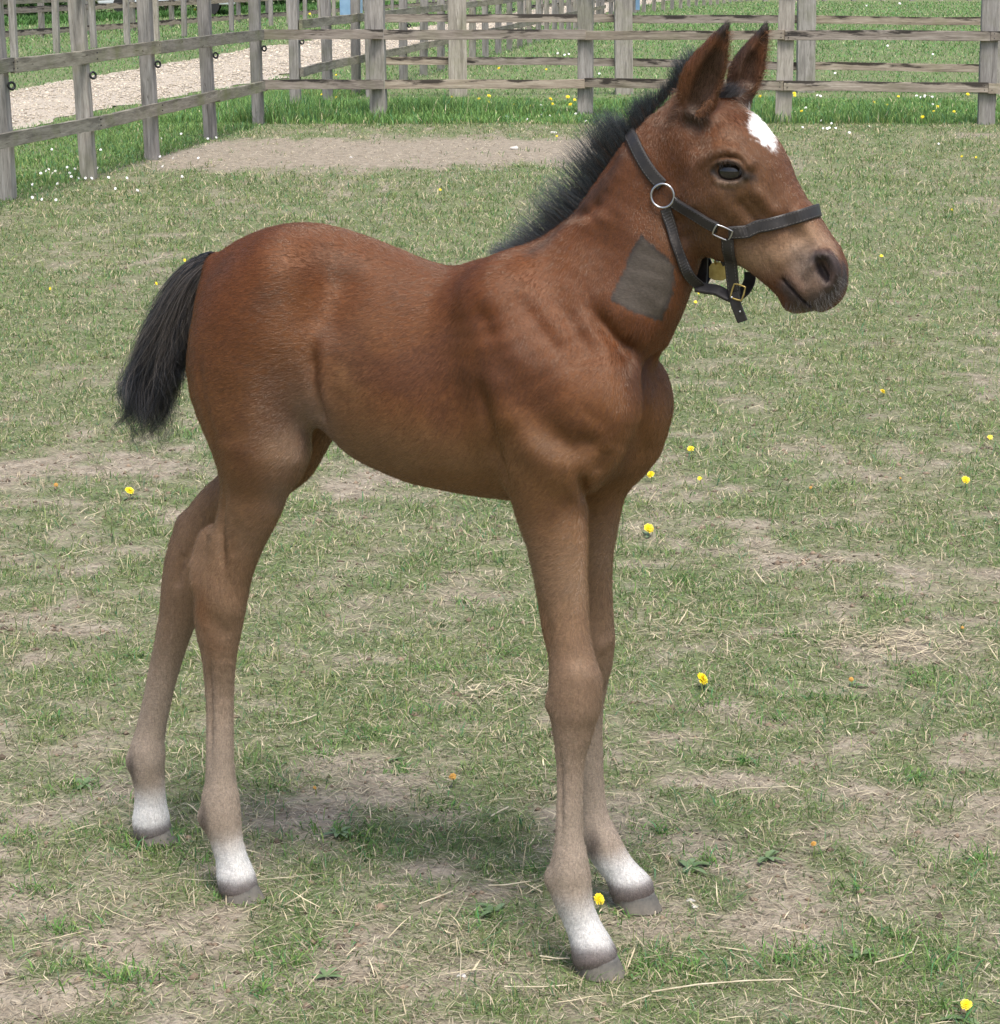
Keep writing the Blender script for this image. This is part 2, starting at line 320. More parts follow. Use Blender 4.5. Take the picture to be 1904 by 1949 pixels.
# crumbs of soil
n = int(12000*GK); Q = scatter(n, 3.0, 14, 1.0); big_ = [(35, 1205), (1100, 1020), (1790, 1030), (1560, 1070), (600, 1790), (1230, 1160), (880, 1010), (1480, 1640)]
for i_, c_ in enumerate(big_): Q[i_*60:(i_+1)*60] = W2(*c_) + rng.normal(0, 1, (60, 2))*np.array([.055, .04])
g, e = green_at(Q); k = (rng.random(n) < np.clip(1.1-g, .1, 1)) & (sd_left(Q) > .2) & (sd_back(Q) > .4); Q = Q[k]; n = len(Q)
s_ = rng.lognormal(math.log(.0040), .55, n)*np.clip(Q[:, 1]/5, .8, 2); s_ = np.minimum(s_, .011); V = _oct[None]*rng.uniform(.5, 1.4, (n, 6, 1))*s_[:, None, None]; th_ = rng.uniform(0, 6.28, n); c_, d_ = np.cos(th_)[:, None], np.sin(th_)[:, None]
V = np.stack([V[..., 0]*c_ - V[..., 1]*d_, V[..., 0]*d_ + V[..., 1]*c_, V[..., 2]*.7], -1) + np.c_[Q, height_at(Q) + .001][:, None]
cs = (np.array((.15, .108, .072))*rng.uniform(.5, 1.7, (n, 1)))[:, None].repeat(6, 1)
o = fast_mesh('soil_crumbs', V.reshape(-1, 3), (np.arange(n)[:, None, None]*6 + _of[None]).reshape(-1, 3), M_STONE, col=cs.reshape(-1, 3)); tag(o, 'crumbs of dry brown soil on the bare spots', 'soil', kind='stuff')

# ================================================================ THE FOAL
# The body is one continuous surface: a smooth blend of tapered muscle and bone volumes, meshed on one grid.
FINE = 0.0022
def axis(lo, hi, f0, f1, coarse):
    a = [lo]
    while a[-1] < hi:
        x = a[-1]; s = FINE if f0 <= x <= f1 else coarse
        a.append(x + s)
    return np.array(a, np.float32)
AX = axis(-0.62, 0.78, 0.36, 0.80, 0.0042)
AY = axis(-0.235, 0.235, 1, 1, 0.0036)
AZ = axis(0.0, 1.42, 0.90, 1.45, 0.0042)
FLD = np.full((len(AX), len(AY), len(AZ)), 0.5, np.float32)
def region(lo, hi):
    i = [slice(max(0, int(np.searchsorted(A, l)) - 1), int(np.searchsorted(A, h)) + 1) for A, l, h in zip((AX, AY, AZ), lo, hi)]
    return tuple(i)
def smin(a, b, k):
    h = np.clip(.5 + .5*(b - a)/k, 0, 1); return b + (a - b)*h - k*h*(1 - h)
def tube_f(sl, P, rp, rl, n=2.0):
    """polyline tube: P (m,3) centres, rp radius in the median plane, rl lateral radius"""
    X = AX[sl[0]][:, None]; Z = AZ[sl[2]][None, :]; Y = AY[sl[1]]
    best = None
    for i in range(len(P) - 1):
        a, b = P[i], P[i+1]; dx, dz = b[0]-a[0], b[2]-a[2]; L2 = dx*dx + dz*dz + 1e-12
        t = np.clip(((X-a[0])*dx + (Z-a[2])*dz)/L2, 0, 1)
        d = np.sqrt((X-a[0]-t*dx)**2 + (Z-a[2]-t*dz)**2)
        r = rp[i] + (rp[i+1]-rp[i])*t; l = rl[i] + (rl[i+1]-rl[i])*t; yc = a[1] + (b[1]-a[1])*t
        q = ((np.abs(d/r)**n)[:, None, :] + np.abs((Y[None, :, None] - yc[:, None, :])/l[:, None, :])**n)**(1.0/n)
        f = (q - 1.0)*np.minimum(r, l)[:, None, :]
        best = f if best is None else np.minimum(best, f)
    return best.astype(np.float32)
def _bounds(P, rp, rl, m):
    P = np.asarray(P); rp = np.asarray(rp); rl = np.asarray(rl)
    lo = np.array([(P[:, 0]-rp).min(), (P[:, 1]-rl).min(), (P[:, 2]-rp).min()]) - m
    hi = np.array([(P[:, 0]+rp).max(), (P[:, 1]+rl).max(), (P[:, 2]+rp).max()]) + m
    return region(lo, hi)
def resample(P, r, l, n):
    """Catmull-Rom through the stations so the limbs have no kinks"""
    A = np.c_[np.asarray(P), r, l]; A = np.vstack([2*A[0]-A[1], A, 2*A[-1]-A[-2]]); out = []
    for i in range(1, len(A)-2):
        for t in np.linspace(0, 1, n, endpoint=False):
            a, b, c, d = A[i-1], A[i], A[i+1], A[i+2]
            out.append(.5*((2*b) + (-a+c)*t + (2*a-5*b+4*c-d)*t*t + (-a+3*b-3*c+d)*t**3))
    out.append(A[-2]); out = np.array(out)
    return out[:, :3], np.maximum(out[:, 3], .002), np.maximum(out[:, 4], .002)
def add(st, k=0.02, sub=False, n=2.0, smooth=3, mirror=False):
    """st rows: picture x, picture y, near offset (m), picture radius, lateral radius (m)"""
    P, rp, rl = [], [], []
    for px, py, lat, r, l in st:
        p, s = L(px, py, lat); P.append(p); rp.append(r*s); rl.append(l)
    P = np.array(P); rp = np.array(rp); rl = np.array(rl)
    if len(P) == 1: P = np.vstack([P, P + 1e-4]); rp = np.r_[rp, rp]; rl = np.r_[rl, rl]
    elif smooth > 1 and len(P) > 2: P, rp, rl = resample(P, rp, rl, smooth)
    for sg in ((1, -1) if mirror else (1,)):
        Q = P*np.array([1, sg, 1])
        sl = _bounds(Q, rp, rl, k + .012); f = tube_f(sl, Q, rp, rl, n)
        if sub: FLD[sl] = -smin(-FLD[sl], f, k)
        else: FLD[sl] = smin(FLD[sl], f, k)

# trunk: top line, belly line and width along the body
TR = [(392,540,640,.030),(404,500,690,.060),(432,474,745,.092),(475,448,785,.118),(530,429,790,.130),(585,425,790,.132),(640,434,812,.128),
      (695,452,866,.128),(750,474,893,.135),(810,499,915,.140),(860,508,926,.140),(915,494,937,.136),(970,482,945,.128),(1030,480,948,.118),
      (1090,510,944,.108),(1150,560,922,.092),(1190,630,880,.066),(1212,700,815,.045)]
tx, tt, tb, tw = [], [], [], []
for px, a, b, w in TR:
    p, s = L(px, a, 0); q, _ = L(px, b, 0); tx.append(p[0]); tt.append(p[2]); tb.append(q[2]); tw.append(w)
tx = np.array(tx)
def spl(x, xs, ys):
    """monotone-ish smooth interpolation"""
    ys = np.array(ys); m = np.gradient(ys, xs); i = np.clip(np.searchsorted(xs, x) - 1, 0, len(xs)-2)
    h = xs[i+1]-xs[i]; t = np.clip((x-xs[i])/h, 0, 1)
    return (2*t**3-3*t*t+1)*ys[i] + (t**3-2*t*t+t)*h*m[i] + (-2*t**3+3*t*t)*ys[i+1] + (t**3-t*t)*h*m[i+1]
sl = region((tx[0]-.05, -.2, 0.35), (tx[-1]+.05, .2, 1.25))
X = AX[sl[0]]; Zt = spl(X, tx, tt); Zb = spl(X, tx, tb); W = np.maximum(spl(X, tx, tw), .02)
over = np.maximum(np.maximum(tx[0]-X, X-tx[-1]), 0)
zc = ((Zt+Zb)/2)[:, None, None]; rz = ((Zt-Zb)/2)[:, None, None]
T = (AZ[sl[2]][None, None, :] - zc)/rz
Wy = W[:, None, None]*(1 - .20*np.clip(T, -1, 1) - .05)
q = (np.abs(T)**2.15 + np.abs(AY[sl[1]][None, :, None]/Wy)**2.15)**(1/2.15)
f = (q - 1)*np.minimum(rz, Wy) + over[:, None, None]*1.0
FLD[sl] = np.minimum(FLD[sl], f.astype(np.float32))

# quarters and thighs
def lat_of(px, py): return -(Matrix(FM).inverted() @ ground(px, py)).y
NF, FF, NH, FH = lat_of(1140,1852), lat_of(1208,1727), lat_of(455,1708), lat_of(290,1600)
for sgn, st in ((1, [(545,540,.060,95,.070),(500,620,.068,124,.078),(478,700,.074,128,.080),(484,780,.078,108,.076),(500,850,.078,88,.068)]),
                (-1, [(600,540,-.060,92,.070),(565,640,-.068,112,.078),(560,720,-.074,108,.078),(565,800,-.078,76,.066),(540,860,-.078,66,.056)])):
    add(st, k=.03)
# near hind leg
add([(500,850,.078,84,.062),(488,905,.080,70,.050),(480,950,.082,62,.043),(461,1005,.082,54,.036),(442,1050,.083,53,.034),(423,1095,.084,58,.035),
     (419,1145,.085,53,.035),(416,1195,.086,46,.030),(417,1250,.087,34,.023),(418,1320,NH-.005,28,.019),(419,1420,NH,27,.018),(420,1480,NH,29,.021),
     (420,1522,NH,37,.026),(422,1560,NH,38,.027),(431,1598,NH,32,.023),(441,1635,NH,32,.023),(449,1668,NH,37,.028),(453,1684,NH,37,.030)], k=.022)
# far hind leg
add([(535,850,-.078,64,.058),(500,905,-.080,60,.050),(455,940,-.080,52,.043),(412,975,-.080,48,.036),(378,1030,-.079,48,.034),(362,1075,-.078,50,.034),
     (350,1120,-.077,44,.033),(341,1165,-.077,38,.029),(329,1210,-.076,33,.024),(313,1270,FH,30,.019),(300,1330,FH,28,.018),(286,1395,FH,29,.019),
     (280,1435,FH,36,.025),(280,1462,FH,34,.026),(285,1500,FH,30,.022),(287,1535,FH,32,.023),(288,1560,FH,36,.028),(290,1578,FH,36,.029)], k=.022)
# point of hock
add([(400,1030,.082,26,.016),(381,1075,.084,19,.015),(382,1110,.084,17,.016)], k=.015)
add([(360,1000,-.08,24,.016),(352,1040,-.08,19,.015),(343,1080,-.08,17,.016)], k=.015)
# shoulders, upper arms
for sg in (1, -1):
    dx = 0 if sg > 0 else 68
    add([(985+dx*.9,560,.060*sg,60,.045),(1030+dx,650,.078*sg,80,.050),(1075+dx,740,.088*sg,90,.055),(1100+dx,810,.088*sg,88,.058)], k=.05)
    add([(950+dx*.7,590,.078*sg,64,.052),(965+dx*.7,690,.088*sg,76,.054),(985+dx*.7,780,.088*sg,70,.052)], k=.06)
    add([(1150+dx,770,.075*sg,62,.050),(1090+dx,850,.086*sg,84,.055),(1030+dx*.7,880,.084*sg,72,.055)], k=.03)
# near foreleg
add([(1058,860,.085,92,.066),(1048,920,.087,78,.058),(1050,970,.089,70,.048),(1060,1025,.092,61,.042),(1067,1093,.096,52,.037),(1073,1149,.100,47,.034),
     (1078,1200,.104,44,.032),(1087,1245,.107,43,.032),(1093,1285,.110,47,.036),(1093,1328,.113,48,.036),(1092,1362,.116,44,.033),(1091,1392,.119,38,.028),(1088,1422,.122,31,.023),
     (1086,1458,.124,26,.019),(1085,1510,.126,24.5,.018),(1084,1586,.129,26.5,.019),(1085,1632,NF,34,.024),(1084,1670,NF,41,.028),(1088,1700,NF,39,.027),
     (1099,1735,NF,34,.024),(1113,1768,NF,34,.024),(1124,1795,NF,38,.028),(1131,1816,NF,43,.033)], k=.02)
# far foreleg
add([(1135,870,-.085,72,.058),(1130,920,-.087,64,.050),(1122,985,-.090,57,.043),(1118,1055,-.094,49,.037),(1122,1120,-.099,43,.033),(1128,1175,-.103,40,.031),
     (1128,1222,-.106,42,.034),(1123,1265,-.110,42,.034),(1120,1310,-.114,35,.029),(1121,1355,-.118,27,.021),(1124,1418,-.122,23,.018),(1126,1480,-.126,23,.018),
     (1129,1535,-.129,25,.019),(1135,1572,FF,31,.024),(1145,1602,FF,36,.027),(1162,1632,FF,34,.025),(1181,1659,FF,33,.024),(1195,1680,FF,38,.028),(1203,1693,FF,42,.032)], k=.02)
# knees, fetlock backs
add([(1112,1300,.111,25,.026),(1110,1345,.114,23,.024)], k=.02)
add([(1060,1335,.113,18,.018)], k=.016); add([(1060,1672,NF,22,.018)], k=.012)
add([(400,1555,NH,22,.018)], k=.012); add([(262,1448,FH,20,.018)], k=.012)
# chest
add([(1158,715,.072,54,.042),(1156,780,.074,52,.042)], k=.022); add([(1222,725,-.066,48,.042),(1214,790,-.064,50,.042)], k=.022)
add([(1165,640,0,64,.075)], k=.03)
# neck
add([(1075,640,0,160,.098),(1125,590,0,158,.092),(1150,552,0,150,.080),(1192,490,0,134,.064),(1238,400,0,118,.054),(1275,320,0,100,.050),(1325,262,0,84,.048)], k=.03, n=2.1)
add([(1255,480,.02,62,.038),(1235,560,.025,60,.045),(1205,620,.02,50,.05)], k=.03, mirror=False)
# head: skull, face, jaw
add([(1342,256,0,78,.058),(1374,288,0,90,.068),(1401,334,0,95,.070)], k=.02, n=2.2)
add([(1395,347,0,106,.062),(1430,392,0,98,.056),(1463,428,0,87,.048),(1493,466,0,74,.041),(1521,497,0,67,.040),(1542,520,0,64,.042),(1552,534,0,58,.042)], k=.02, n=2.3)
add([(1360,380,0,92,.052),(1385,420,0,72,.050)], k=.02, n=2.3)                                  # cheeks
add([(1400,452,0,38,.040),(1448,486,0,28,.030),(1500,540,0,25,.026),(1516,566,0,29,.028)], k=.015)   # lower jaw, chin

add([(410,505,0,20,.022),(385,520,0,16,.018),(358,552,0,13,.014),(338,590,0,9,.010),(326,625,0,6,.007)], k=.012)     # dock of the tail

add([(1226,655,.004,16,.022),(1240,700,.006,26,.026),(1246,760,.006,28,.026),(1230,820,.006,22,.022),(1205,868,.004,13,.014)], k=.014, sub=True)     # cleft between the breast muscles

# ears (thin cupped shells), nostrils, mouth, eye sockets
add([(1322,205,.048,36,.016),(1333,160,.050,41,.018),(1347,128,.052,36,.017),(1360,98,.054,25,.014),(1373,70,.056,14,.010),(1383,50,.056,6,.006)], k=.008)
add([(1326,196,.066,22,.012),(1345,158,.068,29,.016),(1358,126,.070,24,.015),(1369,98,.069,16,.012),(1379,68,.067,7,.008)], k=.004, sub=True)
add([(1384,235,-.034,30,.030),(1400,200,-.040,27,.024),(1411,170,-.046,28,.018),(1419,140,-.048,33,.018),(1430,112,-.050,27,.016),(1443,85,-.052,18,.012),(1452,65,-.052,11,.009),(1457,50,-.052,5,.006)], k=.008)
add([(1428,150,-.034,18,.012),(1436,122,-.035,20,.014),(1447,95,-.038,12,.011),(1454,70,-.042,6,.008)], k=.004, sub=True)
add([(1556,526,0,44,.044),(1570,510,0,34,.041),(1562,542,0,38,.036)], k=.015, n=2.3)                # muzzle
add([(1533,407,0,12,.026),(1556,441,0,14,.026),(1576,474,0,16,.026)], k=.014)
for s_, o_ in ((1, 0), (-1, 9)):
    add([(1552+o_,502,.037*s_,7,.009),(1558+o_,488,.038*s_,8,.009),(1575+o_,483,.038*s_,8,.010),(1588+o_,498,.036*s_,9,.011),(1592+o_,520,.034*s_,9,.011),(1582+o_,542,.034*s_,8,.009)], k=.010)
    add([(1555+o_,496,.050*s_,5,.013),(1559+o_,512,.048*s_,8.5,.020),(1569+o_,530,.046*s_,7.5,.018)], k=.006, sub=True)
for s_, o_ in ((1, 0), (-1, 18)):
    add([(1490+o_,531,.040*s_,2.5,.016),(1512+o_,554,.040*s_,3,.016),(1540+o_,583,.034*s_,3,.020)], k=.005, sub=True)
add([(1535,600,0,2.5,.04),(1556,592,0,3,.04)], k=.005, sub=True)
EYE = (1388, 325); ELAT = .066
for s_, o_ in ((1, 0), (-1, 55)):
    add([(1345+o_,300,.060*s_,12,.012),(1372+o_,290,.067*s_,12,.013),(1400+o_,292,.068*s_,11,.013),(1424+o_,312,.063*s_,9,.010)], k=.014)   # brow
    add([(EYE[0]+o_,EYE[1],.080*s_,27,.017)], k=.012, sub=True)                                              # socket
    add([(1350+o_,324,.065*s_,4,.006),(1364+o_,310,.070*s_,4.5,.007),(1384+o_,305,.073*s_,5.5,.008),(1406+o_,310,.071*s_,4.5,.007),(1424+o_,334,.063*s_,4,.006)], k=.005)
    add([(1358+o_,328,.065*s_,4,.007),(1366+o_,342,.068*s_,4,.007),(1388+o_,348,.070*s_,4.5,.007),(1408+o_,345,.067*s_,4,.006),(1420+o_,336,.063*s_,4,.006)], k=.005)

def surface_nets(F):
    I = (F < 0); nx, ny, nz = F.shape
    c = np.zeros((nx-1, ny-1, nz-1), np.uint8)
    for a in (0, 1):
        for b in (0, 1):
            for d in (0, 1): c += I[a:nx-1+a, b:ny-1+b, d:nz-1+d]
    act = np.argwhere((c > 0) & (c < 8)); idx = np.full(c.shape, -1, np.int32)
    idx[act[:, 0], act[:, 1], act[:, 2]] = np.arange(len(act)); del c
    pos = np.zeros((len(act), 3)); cnt = np.zeros(len(act)); ax = (AX.astype(float), AY.astype(float), AZ.astype(float))
    C = [(a, b, d) for a in (0, 1) for b in (0, 1) for d in (0, 1)]
    val = {k: F[act[:, 0]+k[0], act[:, 1]+k[1], act[:, 2]+k[2]].astype(float) for k in C}
    cr = {k: np.stack([ax[m][act[:, m]+k[m]] for m in range(3)], 1) for k in C}
    for k in C:
        for m in range(3):
            if k[m] == 0:
                e = list(k); e[m] = 1; e = tuple(e); a, b = val[k], val[e]; s = (a < 0) != (b < 0)
                t = np.where(s, a/np.where(s, a-b, 1), 0)[:, None]
                pos += np.where(s[:, None], cr[k] + (cr[e]-cr[k])*t, 0); cnt += s
    pos /= cnt[:, None]
    faces = []
    for m in range(3):
        A = [slice(None)]*3; B = [slice(None)]*3; A[m] = slice(0, -1); B[m] = slice(1, None)
        s = I[tuple(A)] != I[tuple(B)]; e = np.argwhere(s); u, v = (m+1) % 3, (m+2) % 3
        ok = (e[:, u] > 0) & (e[:, v] > 0) & (e[:, u] < F.shape[u]-1) & (e[:, v] < F.shape[v]-1); e = e[ok]
        def g(du, dv):
            q = e.copy(); q[:, u] -= du; q[:, v] -= dv; return idx[q[:, 0], q[:, 1], q[:, 2]]
        Q = np.stack([g(1, 1), g(0, 1), g(0, 0), g(1, 0)], 1)
        inside = I[e[:, 0], e[:, 1], e[:, 2]]
        Q = np.where(inside[:, None], Q, Q[:, ::-1]); faces.append(Q)
    return pos, np.concatenate(faces)
BV, BF = surface_nets(FLD); del FLD
E = np.unique(np.sort(np.concatenate([BF[:, [0, 1]], BF[:, [1, 2]], BF[:, [2, 3]], BF[:, [3, 0]]]), axis=1), axis=0)
# keep only the largest connected piece
_lab = np.arange(len(BV))
for _ in range(400):
    n2 = _lab.copy(); np.minimum.at(n2, E[:, 0], _lab[E[:, 1]]); np.minimum.at(n2, E[:, 1], _lab[E[:, 0]]); n2 = n2[n2]
    if (n2 == _lab).all(): break
    _lab = n2
_ids, _cn = np.unique(_lab, return_counts=True); keep = _lab == _ids[_cn.argmax()]
_m = np.cumsum(keep) - 1; BF = _m[BF[keep[BF[:, 0]]]]; BV = BV[keep]; E = _m[E[keep[E[:, 0]]]]
deg = np.bincount(E.ravel(), minlength=len(BV)).astype(float)
def lap(V):
    o = np.zeros_like(V)
    for k in range(V.shape[1]):
        o[:, k] = np.bincount(E[:, 0], V[E[:, 1], k], len(V)) + np.bincount(E[:, 1], V[E[:, 0], k], len(V))
    return o/deg[:, None] - V
for it in range(7):
    BV = BV + .55*lap(BV); BV = BV - .57*lap(BV)
def vnormals(V, Fc):
    n = np.cross(V[Fc[:, 2]]-V[Fc[:, 0]], V[Fc[:, 3]]-V[Fc[:, 1]]); N = np.zeros_like(V)
    for k in range(3):
        for c in range(4): N[:, k] += np.bincount(Fc[:, c], n[:, k], len(V))
    return N/np.maximum(np.linalg.norm(N, axis=1, keepdims=True), 1e-12)
BN = vnormals(BV, BF)
# ------------------------------------------------ modelling strokes on the surface: folds, muscle edges, tendons, veins
def cast0(px, py):
    d = ray(px, py); o = FM.inverted() @ CAM; h = BT.ray_cast(o, FM.inverted().to_3x3() @ d)
    return np.array(h[0]) if h[0] is not None else None
def P3_(px, py, lat): return L(px, py, lat)[0]
def stroke(pts, rad, depth, both=False, sharp=2.0):
    global BV
    Q = [q for q in (cast0(a, b) for a, b in pts) if q is not None]
    if len(Q) == 1: Q.append(Q[0] + 1e-4)
    for sg in ((1, -1) if both else (1,)):
        best = np.full(len(BV), 9.); par = np.zeros(len(BV)); nq = len(Q) - 1
        for iq, (a, b) in enumerate(zip(Q[:-1], Q[1:])):
            a = a*np.array([1, sg, 1]); b = b*np.array([1, sg, 1])
            t = np.clip(((BV-a) @ (b-a))/((b-a) @ (b-a)), 0, 1); dd = np.linalg.norm(BV - a - t[:, None]*(b-a), axis=1); par = np.where(dd < best, (iq+t)/nq, par); best = np.minimum(best, dd)
        w = np.exp(-(best/rad)**sharp)*depth*((.15 + .85*sstep(0, .3, par)*sstep(1, .7, par)) if nq > 1 else 1.0)
        BV = BV - BN*w[:, None]
_c1 = P3_(1240, 740, -.07); _w = .4*sstep(.08, .04, np.linalg.norm(BV - _c1, axis=1))[:, None]
_c2 = P3_(560, 600, .12); _w2 = sstep(.22, .14, np.linalg.norm(BV - _c2, axis=1))[:, None]
for it in range(60): BV = BV + .6*lap(BV)*np.maximum(_w, _w2*.8)
BN = vnormals(BV, BF)
BT = BVHTree.FromPolygons([Vector(v) for v in BV], BF.tolist())
STROKES = [
 # shoulder and neck
 ([(1119,575),(1145,612),(1170,643),(1200,662),(1224,672)], .011, .013), ([(1100,590),(1135,640),(1180,680)], .022, -.005), ([(1130,540),(1165,580),(1200,620)], .022, -.004),
 ([(965,540),(1000,585),(1040,640),(1100,705)], .014, .0042), ([(985,530),(1030,585),(1075,640),(1120,690)], .020, -.003), ([(900,570),(927,618),(950,660)], .014, .0045), ([(930,600),(975,670),(1030,730)], .018, -.003),
 ([(1045,560),(1090,620),(1130,680)], .012, .0035), ([(1150,740)], .045, -.008), ([(1175,800)], .02, -.003),
 ([(1020,790),(1055,832),(1090,852),(1120,842),(1140,815)], .022, .013), ([(1010,840),(1050,885)], .030, -.005), ([(985,800),(1010,850)], .018, -.003),
 ([(912,700),(916,750),(926,800),(942,860),(958,905),(974,935)], .013, .010), ([(940,690),(950,760),(970,830)], .020, -.005), ([(890,760),(905,850)], .025, .003),
 ([(1105,900),(1115,935),(1126,978)], .008, .012), ([(1135,905),(1150,880),(1168,850)], .012, .006), ([(1085,920),(1100,960)], .012, -.002),
 ([(1085,412),(1120,404),(1150,372)], .010, .007), ([(1095,420),(1130,425),(1165,395)], .016, -.004), ([(1130,370),(1175,330),(1200,270)], .014, -.004),
 ([(1150,480),(1140,530)], .030, .005), ([(1195,440),(1170,530)], .022, -.003), ([(1270,560),(1255,610),(1235,650)], .012, -.003), ([(1215,610),(1225,645)], .015, -.004),
 # ribs, flank, quarter
 ([(600,640),(597,690),(601,745),(612,790),(626,812)], .010, .009), ([(622,620),(614,690),(618,750),(634,800)], .014, -.005), ([(650,640),(642,700),(655,760)], .020, -.003),
 ([(655,500),(640,545),(618,600),(603,650)], .034, .008), ([(640,475),(665,492)], .022, -.003), ([(560,470),(530,540),(540,640),(560,720)], .045, -.006), ([(470,520),(450,600)], .04, -.002),
 ([(384,640),(380,700),(390,770),(405,830),(416,880)], .008, .0022),
 ([(520,850),(500,900)], .03, .003), ([(590,800),(570,850),(545,900)], .014, -.002), ([(440,700),(430,800),(440,860)], .03, .004), ([(700,560),(760,640)], .05, .002), ([(780,560),(790,700)], .06, -.003),
 # hind leg
 ([(428,925),(422,970),(420,1010),(424,1060),(428,1098)], .0065, .009), ([(412,960),(406,1020),(394,1060)], .008, -.003), ([(455,1000),(445,1050)], .006, .002), ([(400,1120),(420,1160)], .018, -.002),
 ([(400,1240),(399,1300),(400,1380),(402,1470)], .0042, .007), ([(408,1320),(408,1460)], .006, -.001), 
 ([(350,1060),(338,1110)], .006, .004), ([(330,1080),(320,1200),(305,1290)], .005, .002), ([(275,1430),(285,1460)], .012, -.002),
 # fore leg
 ([(1075,1290),(1110,1275),(1135,1300)], .010, -.002), ([(366,1080),(368,1110)], .012, -.003), ([(425,1130),(445,1170)], .012, -.0015), ([(405,1180),(425,1200)], .012, .002),
 ([(1066,1420),(1067,1500),(1066,1610)], .0042, .006), ([(1030,1130),(1045,1200),(1050,1260)], .009, .003), ([(1090,940),(1095,1060),(1095,1160)], .02, -.002),
 ([(1165,1215),(1150,1230)], .010, -.003), ([(1160,1290),(1152,1310)], .008, .002),
 ([(1062,1690),(1100,1690)], .012, .0015), ([(1095,1765),(1130,1755)], .01, .001),
 # throat and head
 ([(1310,470),(1290,440),(1285,400)], .012, .006, 1), ([(1310,300),(1290,350),(1300,420),(1340,460)], .012, .003, 1), ([(1335,250),(1330,275)], .016, .006, 1), ([(1360,270),(1400,262)], .02, -.003, 1),
 ([(1430,350),(1460,385),(1490,420)], .008, -.0035, 1), ([(1400,372),(1425,405),(1455,440)], .008, .0045, 1), ([(1370,368),(1390,400)], .010, -.002, 1), ([(1415,360),(1440,395),(1462,425)], .006, .002, 1),
 ([(1340,355),(1350,420),(1390,450)], .03, -.003, 1), ([(1470,395),(1510,440),(1530,470)], .014, .003, 1), ([(1480,490),(1450,470)], .014, -.003, 1), ([(1525,480),(1520,520),(1540,550)], .008, .003, 1),
 ([(1300,215),(1310,235),(1330,232)], .008, .004), ([(1355,200),(1350,225)], .010, -.003), ([(1425,455),(1455,470)], .012, .003, 1),
]
for s_ in STROKES: stroke(s_[0], s_[1]*1.08, s_[2]*(1.35 if len(s_) > 3 else 1.02), both=len(s_) > 3)
for it in range(3): BV = BV + .5*lap(BV)*(.3) ; 
BN = vnormals(BV, BF)
# faint unevenness of muscle and coat
BV = BV + BN*(vnoise(BV*np.array([1, 1, .6]), 22, 3, 2)*.0007 + vnoise(BV, 75, 5, 2)*.0004)[:, None]
BN = vnormals(BV, BF)
print('foal verts', len(BV), 'feet lateral', NF, FF, NH, FH)

# ------------------------------------------------ coat colours, by place on the animal
Minv = np.array(FM.inverted()); Mw = np.array(FM)
WP = BV @ Mw[:3, :3].T + Mw[:3, 3]
_rel = WP - np.array(CAM); _y = _rel @ np.array(_f); PX = IW/2 + FPX*_rel[:, 0]/_y; PY = IH/2 - FPX*(_rel @ np.array(_u))/_y
# PX,PY are only used to find the measured landmarks on the animal; paint is keyed to local x, y, z below
x, y, z = BV.T
def blend(C, c, w):
    return C*(1-w[:, None]) + np.array(c)[None, :]*w[:, None]
red = (.122, .037, .0085); brown = (.115, .042, .018); tan = (.20, .105, .055); fawn = (.33, .27, .215)
C = np.tile(np.array(red), (len(BV), 1))
n1 = vnoise(BV, 9, 11, 3); n2 = vnoise(BV, 30, 12, 3)
C = blend(C, (.195, .097, .038), sstep(.96, .70, z + .05*n1)*.85)                 # flanks and belly a little sandier
C = blend(C, (.225, .150, .092), sstep(.74, .58, z + .05*np.clip(1-np.abs(y)/.16, 0, 1) + .02*n1)*.75)
leg = sstep(.56, .36, z + .015*n1)
C = blend(C, (.232, .176, .128), leg*.9)
C = blend(C, (.165, .092, .050), sstep(.66, .50, z)*sstep(.20, .44, z)*.5)
C = blend(C, fawn, sstep(.42, .16, z + .02*n1)*.85)
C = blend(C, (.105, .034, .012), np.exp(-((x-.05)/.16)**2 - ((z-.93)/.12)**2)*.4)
C = blend(C, (.165, .060, .016), np.exp(-((x-P3_(575,590,.1)[0])/.05)**2 - ((z-P3_(585,630,.1)[2])/.12)**2)*.45)
for px_, py_, rx_, rz_, c_, w_ in ((470,720,.07,.10,(.095,.036,.011),.5),(500,880,.05,.06,(.10,.042,.015),.5),(1080,842,.05,.035,(.085,.034,.011),.6),(1020,600,.06,.05,(.105,.032,.010),.5),(1180,500,.05,.10,(.105,.034,.010),.5),  # dark coat mottling, with shade in hollows and under the shoulder painted in
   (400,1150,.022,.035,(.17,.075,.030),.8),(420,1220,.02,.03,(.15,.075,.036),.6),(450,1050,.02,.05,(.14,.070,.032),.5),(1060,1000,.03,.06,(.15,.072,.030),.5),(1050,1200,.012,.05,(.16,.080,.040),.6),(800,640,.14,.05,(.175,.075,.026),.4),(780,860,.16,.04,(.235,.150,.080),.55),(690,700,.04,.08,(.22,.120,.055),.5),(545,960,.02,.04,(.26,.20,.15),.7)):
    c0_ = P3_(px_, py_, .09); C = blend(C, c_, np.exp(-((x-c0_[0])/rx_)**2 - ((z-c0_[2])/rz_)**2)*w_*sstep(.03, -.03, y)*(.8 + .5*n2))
C = blend(C, (.24, .18, .135), np.exp(-((x-P3_(590,800,.1)[0])/.05)**2 - ((z-P3_(590,830,.1)[2])/.08)**2)*.7)
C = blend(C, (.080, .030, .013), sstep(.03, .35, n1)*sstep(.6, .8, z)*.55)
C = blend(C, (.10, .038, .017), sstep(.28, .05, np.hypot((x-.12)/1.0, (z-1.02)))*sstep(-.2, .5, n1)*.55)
def P3(px, py, lat): return L(px, py, lat)[0]
